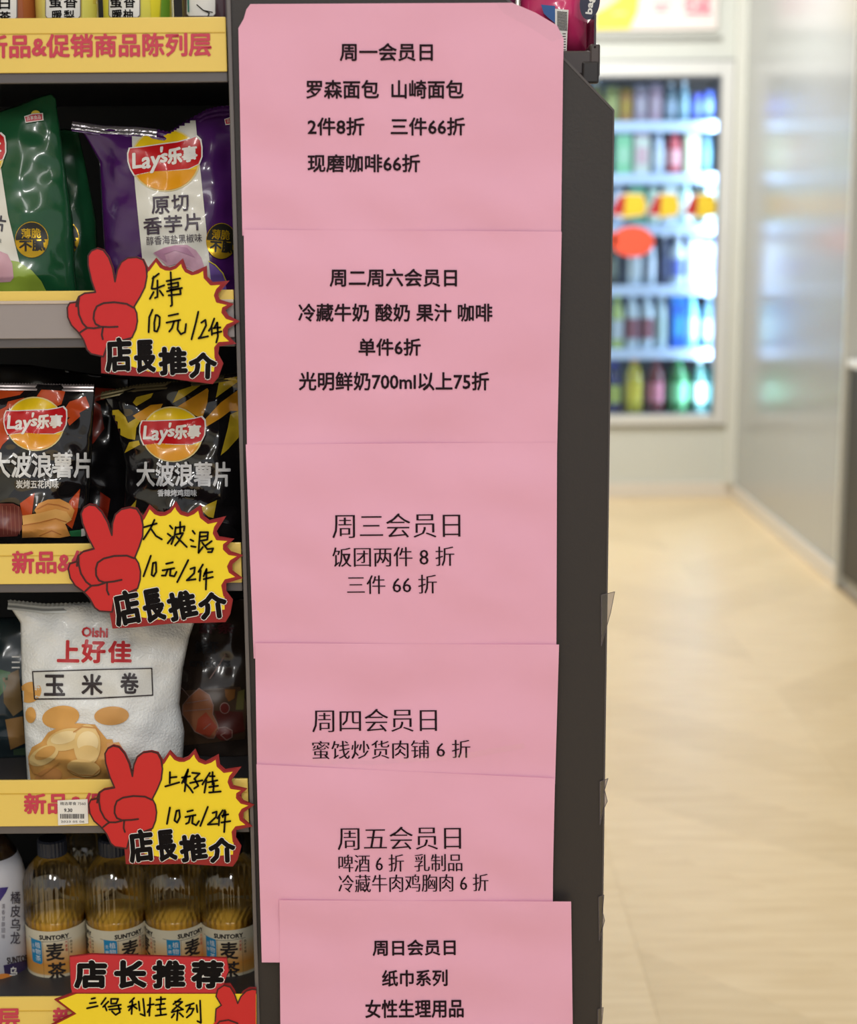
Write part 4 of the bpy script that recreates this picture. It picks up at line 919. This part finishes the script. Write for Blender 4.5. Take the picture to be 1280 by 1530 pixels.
# ================================================================== PROMO TAGS
def circpts(cx, cy, r, n=8): return [(cx+r*math.cos(2*PI*k/n), cy+r*math.sin(2*PI*k/n)) for k in range(n)]
S0 = 4.923
hand = [(270, 850), (180, 830), (150, 800), (125, 730), (100, 690), (80, 665), (35, 620), (8, 560), (4, 490), (22, 457), (70, 450), (88, 410), (130, 385), (212, 377), (182, 290), (158, 180), (157, 110), (182, 72), (225, 54), (270, 68), (308, 120), (338, 200), (355, 300), (372, 215), (402, 155), (450, 124), (515, 120), (562, 138), (584, 190), (590, 260), (575, 340), (540, 410), (495, 485), (515, 530), (520, 590), (508, 650), (480, 710), (300, 760)]
burst = [(600, 215), (655, 140), (690, 190), (725, 208), (760, 210), (800, 195), (845, 150), (855, 190), (875, 222), (920, 243), (965, 232), (1010, 205), (1015, 270), (1060, 318), (1150, 312), (1105, 360), (1090, 400), (1105, 445), (1205, 468), (1150, 495), (1145, 525), (1175, 565), (1255, 590), (1180, 620), (1155, 655), (1160, 695), (1215, 745), (1120, 752), (1092, 785), (1095, 860), (1080, 960), (600, 960), (400, 900), (480, 710), (508, 650), (520, 590), (515, 530), (495, 485), (540, 410), (575, 340), (590, 260)]
base_ = [(262, 740), (480, 700), (660, 760), (900, 835), (1090, 840), (1145, 900), (1110, 1000), (1072, 1050), (900, 1028), (700, 1000), (400, 985), (258, 972), (252, 870)]
card = [(270, 850), (250, 860), (252, 972), (400, 988), (700, 1004), (900, 1032), (1072, 1053), (1114, 1002), (1150, 900), (1112, 830), (1120, 775), (1245, 757), (1180, 690), (1185, 645), (1272, 592), (1190, 550), (1165, 510), (1228, 464), (1122, 430), (1110, 390), (1195, 292), (1072, 302), (1032, 262), (1028, 182), (925, 228), (880, 205), (852, 128), (795, 180), (755, 194), (705, 180), (657, 122), (598, 195), (588, 180), (566, 132), (515, 114), (450, 118), (398, 150), (367, 210), (355, 270), (343, 198), (312, 115), (272, 62), (225, 47), (178, 67), (151, 110), (152, 180), (176, 290), (204, 371), (128, 379), (82, 405), (66, 444), (18, 451), (-2, 490), (2, 560), (30, 624), (76, 670), (95, 694), (119, 733), (145, 804), (176, 836)]
lines = [[(490, 490), (440, 462), (350, 450), (270, 457), (222, 480), (203, 520), (197, 570), (212, 610), (250, 630), (320, 633), (375, 630)],
         [(92, 415), (84, 470), (90, 540), (118, 605), (150, 638), (200, 642), (250, 634)], [(76, 452), (70, 480)], [(100, 672), (132, 650), (150, 640)], [(266, 640), (258, 690), (266, 722)]]
import copy as _cp
def tagcard(label, offx, offy, ang, scl, strokes, sscale, soff, Yt):
    A = math.radians(ang); x0, y0 = 5, 480
    def M(P): return [(offx+((x-x0)*math.cos(A)-(y-y0)*math.sin(A))*scl/S0, offy+((x-x0)*math.sin(A)+(y-y0)*math.cos(A))*scl/S0) for x, y in P]
    c = at(*M([(700, 1000)])[0], Yt); t = thing('promo_card', label, 'sign', c, 'victory hand promo cards clipped to the price rails')
    W = [at(x, y, Yt) for x, y in M(card)]
    obj('card_board', prism([(p[0], p[2]) for p in W], Yt, Yt+.0016), mat((150, 30, 34), .45), t)
    a = Art(plane_surf(Yt), 0)
    a.poly(M(base_), DKRED, 1); a.poly(M(burst), YEL, 2); a.stroke(M(burst[:30]), 3.6*scl, DKRED, 3)
    a.poly(M(hand), RED, 4); a.stroke(M(hand), 2.3*scl, OUTL, 5, closed=True)
    for l in lines: a.stroke(M(l), 2.8*scl, OUTL, 6)
    for ch, (bx0, by0, bx1, by1) in zip('店長推介', ((285, 710, 478, 962), (498, 728, 652, 968), (678, 778, 885, 985), (898, 820, 1104, 1012))):
        (mx, my), = M([((bx0+bx1)/2, (by0+by1)/2)]); hw, hh = (bx1-bx0)/2*scl/S0, (by1-by0)/2*scl/S0
        rt = ang+(-2 if ch != '介' else 2)
        a.text(ch, mx-hw+1.6, my-hh+1.6, mx+hw-1.6, my+hh-1.6, WHITE, 7, bold=3.3*scl, rot=rt)
        a.text(ch, mx-hw+1.6, my-hh+1.6, mx+hw-1.6, my+hh-1.6, INK, 8, bold=2.2*scl, rot=rt)
    for s_ in strokes: a.stroke([(soff[0]+x/sscale, soff[1]+y/sscale) for x, y in s_], 2.9, INK, 9)
    a.build('printed_design', t, step=.0002, base=.0002, smooth=False)
YT = YP-.0065
s1 = [[(678, 240), (650, 262), (632, 275)], [(640, 262), (625, 350), (650, 352), (718, 325)], [(668, 290), (668, 410), (650, 418)], [(640, 375), (612, 425)], [(685, 365), (710, 400)],
 [(735, 295), (835, 275)], [(765, 230), (775, 470), (765, 478)], [(745, 320), (820, 305), (820, 335), (750, 345)], [(738, 370), (848, 345)], [(760, 360), (835, 350), (838, 390), (750, 400)],
 [(632, 505), (608, 560), (603, 670)], [(655, 545), (645, 600), (645, 660), (665, 665), (682, 620), (685, 560), (668, 545), (655, 545)], [(750, 550), (820, 535)], [(735, 600), (835, 580)], [(790, 590), (775, 640), (755, 665)], [(822, 585), (815, 650), (840, 685), (870, 670), (878, 610)],
 [(968, 520), (950, 600), (918, 722)], [(990, 600), (1020, 580), (1025, 620), (985, 700), (970, 715), (1040, 700)], [(1085, 570), (1060, 640), (1045, 660)], [(1065, 625), (1068, 690)], [(1105, 600), (1085, 640)], [(1080, 640), (1130, 635)], [(1075, 680), (1138, 665)], [(1108, 600), (1112, 700), (1100, 745)]]
s2 = [[(530, 215), (615, 190)], [(600, 165), (575, 220), (525, 298)], [(575, 225), (610, 275), (650, 298)], [(705, 205), (722, 225)], [(690, 260), (710, 275)], [(690, 325), (725, 280)], [(745, 215), (735, 280), (715, 330)], [(745, 220), (805, 210), (800, 240)], [(775, 180), (775, 260)], [(745, 265), (795, 255), (765, 310), (740, 340)], [(750, 280), (790, 320), (820, 350)],
 [(860, 240), (875, 260)], [(845, 300), (865, 310)], [(850, 345), (880, 350)], [(915, 250), (965, 250), (960, 300), (905, 310)], [(910, 280), (960, 275)], [(910, 250), (900, 390)], [(900, 390), (930, 350)], [(925, 320), (960, 365), (1000, 360), (990, 385), (965, 385)], [(990, 310), (950, 340)],
 [(575, 410), (525, 550)], [(590, 460), (580, 540), (595, 550), (612, 520), (610, 455), (590, 460)], [(680, 465), (725, 455)], [(655, 510), (735, 495)], [(690, 505), (675, 545), (650, 545)], [(710, 500), (705, 545), (735, 550), (750, 520)], [(830, 440), (755, 590)], [(845, 500), (875, 490), (870, 530), (820, 578), (880, 570)],
 [(930, 470), (900, 520)], [(915, 510), (908, 580)], [(955, 500), (935, 550)], [(940, 530), (995, 520)], [(935, 570), (998, 555)], [(955, 505), (950, 640)]]
s3 = [[(612, 210), (610, 290)], [(615, 250), (660, 245)], [(578, 315), (680, 285)], [(745, 190), (710, 270), (700, 290)], [(700, 250), (760, 240)], [(745, 200), (715, 280), (760, 330), (780, 360)], [(735, 225), (720, 350)], [(775, 215), (830, 220), (790, 260)], [(795, 260), (820, 310), (790, 330)], [(760, 290), (850, 270)],
 [(905, 215), (850, 300)], [(880, 270), (865, 360)], [(905, 240), (940, 240)], [(890, 285), (960, 270)], [(925, 210), (925, 300)], [(900, 320), (965, 310)], [(935, 290), (930, 350)], [(900, 360), (985, 352)],
 [(612, 470), (590, 590)], [(660, 495), (645, 565), (665, 580), (685, 540), (680, 490), (660, 495)], [(740, 500), (780, 490)], [(725, 540), (800, 525)], [(760, 540), (750, 580), (730, 590)], [(780, 535), (775, 585), (805, 600), (825, 570)], [(890, 465), (835, 605)], [(925, 510), (955, 500), (950, 540), (890, 595), (960, 590)],
 [(1000, 490), (960, 550)], [(975, 540), (970, 600)], [(1015, 490), (1000, 540)], [(995, 530), (1040, 520)], [(990, 580), (1055, 570)], [(1020, 500), (1010, 650)]]
tagcard('victory hand price card on the gold and grey rail, below the purple crisp packet', 101, 457.5, 0, 1.0, s1, 4.923, (100, 360), YT)
tagcard('victory hand price card below the gold crisp packet, three characters handwritten on top', 102.2, 847.2, -8.9, 1.011, s2, 4.571, (100, 740), YT)
tagcard('victory hand price card to the right of the white corn packet\'s crisps', 133, 1199.4, -4.3, .955, s3, 4.923, (130, 1110), YT)
# bottom card
def cq(P): return [(60+x/3.765, 1400+y/3.765) for x, y in P]
t = thing('promo_card', 'wide shopkeeper card with yellow arrow-ended banner in front of the tea bottles', 'sign', at(200, 1570, YT), 'victory hand promo cards clipped to the price rails')
crd = [(165, 108), (290, 94), (620, 104), (1050, 116), (1062, 190), (1025, 262), (1070, 262), (1095, 300), (1112, 350), (1140, 305), (1175, 285), (1215, 285), (1218, 620), (60, 620), (60, 492), (185, 430), (78, 352), (196, 308), (172, 290)]
W = [at(x, y, YT) for x, y in cq(crd)]
obj('card_board', prism([(p[0], p[2]) for p in W], YT, YT+.0016), mat((150, 30, 34), .45), t)
a = Art(plane_surf(YT), 0)
a.poly(cq([(168, 112), (290, 98), (620, 108), (1048, 120), (1058, 190), (1015, 312), (180, 312), (176, 292)]), mat((196, 36, 50), .4), 1)
a.poly(cq([(205, 318), (1216, 318), (1216, 618), (75, 618), (75, 496), (205, 430), (105, 355)]), YEL, 2)
a.stroke(cq([(200, 314), (90, 352), (195, 430), (66, 496)]), 2.2, DKRED, 3)
for ch, x0, x1 in (('店', 195, 375), ('长', 420, 598), ('推', 634, 815), ('荐', 852, 1030)):
    (p0, q0), (p1, q1) = cq([(x0, 130), (x1, 284)])
    a.text(ch, p0+1.5, q0+1.5, p1-1.5, q1-1.5, mat((240, 238, 234), .5), 4, bold=3.7); a.text(ch, p0+1.5, q0+1.5, p1-1.5, q1-1.5, INK, 5, bold=2.5)
hd = [(985, 470), (990, 400), (1020, 380), (990, 330), (1000, 290), (1035, 268), (1070, 278), (1095, 320), (1112, 370), (1130, 330), (1160, 300), (1190, 290), (1214, 292), (1214, 618), (960, 618), (940, 540)]
a.poly(cq(hd), RED, 6); a.stroke(cq(hd[:13]), 2, OUTL, 7); a.stroke(cq([(985, 500), (1010, 470), (1060, 462), (1110, 480), (1130, 520)]), 2.4, OUTL, 8)
s4 = [[(290, 345), (310, 340)], [(280, 370), (315, 365)], [(265, 398), (325, 385)], [(370, 340), (345, 375)], [(385, 360), (355, 390)], [(365, 385), (375, 410)], [(400, 345), (440, 345), (430, 370), (400, 372), (400, 345)], [(385, 390), (455, 378)], [(390, 405), (455, 400)], [(440, 380), (450, 420), (425, 435)], [(405, 415), (420, 430)],
 [(530, 340), (505, 365)], [(495, 390), (540, 375)], [(520, 360), (515, 430)], [(515, 390), (500, 410)], [(525, 385), (545, 400)], [(555, 360), (560, 410)], [(580, 345), (590, 440), (565, 430)],
 [(620, 340), (615, 440)], [(605, 380), (640, 375)], [(620, 390), (605, 420)], [(655, 350), (705, 345)], [(680, 335), (680, 375)], [(650, 380), (700, 372)], [(675, 380), (680, 435)], [(660, 405), (705, 400)], [(650, 440), (710, 432)],
 [(790, 345), (750, 375)], [(760, 360), (800, 362), (745, 410)], [(765, 380), (805, 405)], [(740, 420), (800, 405)], [(775, 405), (770, 465)], [(755, 430), (740, 450)], [(785, 425), (805, 445)], [(820, 385), (865, 370)], [(845, 385), (825, 420)], [(840, 400), (865, 400), (850, 430), (825, 450)], [(880, 380), (885, 420)], [(900, 355), (905, 480), (885, 470)]]
for s_ in s4: a.stroke(cq(s_), 2.8, INK, 5)
a.build('printed_design', t, step=.0002, base=.0002, smooth=False)
# price sticker on the fourth rail
t = thing('price_sticker', 'small white barcode price sticker on the fourth price rail', 'label', at(107, 1232, YP-.002))
Pst = [(86, 1196), (131, 1194), (132, 1230), (87, 1233)]
W = [at(x, y, YP-.001) for x, y in Pst]; obj('sticker_paper', prism([(p[0], p[2]) for p in W], YP-.0015, YP-.0007), WHITE, t)
a = Art(plane_surf(YP-.0015), 0); gk = mat((60, 58, 62), .5)
a.text('精选零食 7560', 90, 1198, 128, 1203, gk, 1); a.text('9.30', 96, 1208, 108, 1213, gk, 1, bold=.2)
x = 90
while x < 126: w_ = random.choice((.6, 1.1, 1.6)); a.poly([(x, 1216), (x+w_, 1216), (x+w_, 1223), (x, 1223)], gk, 1); x += w_+random.choice((.6, 1.0))
a.text('2023 05 06', 91, 1226, 126, 1229, gk, 1); a.build('printed_lettering', t, step=.0002, base=.0001)
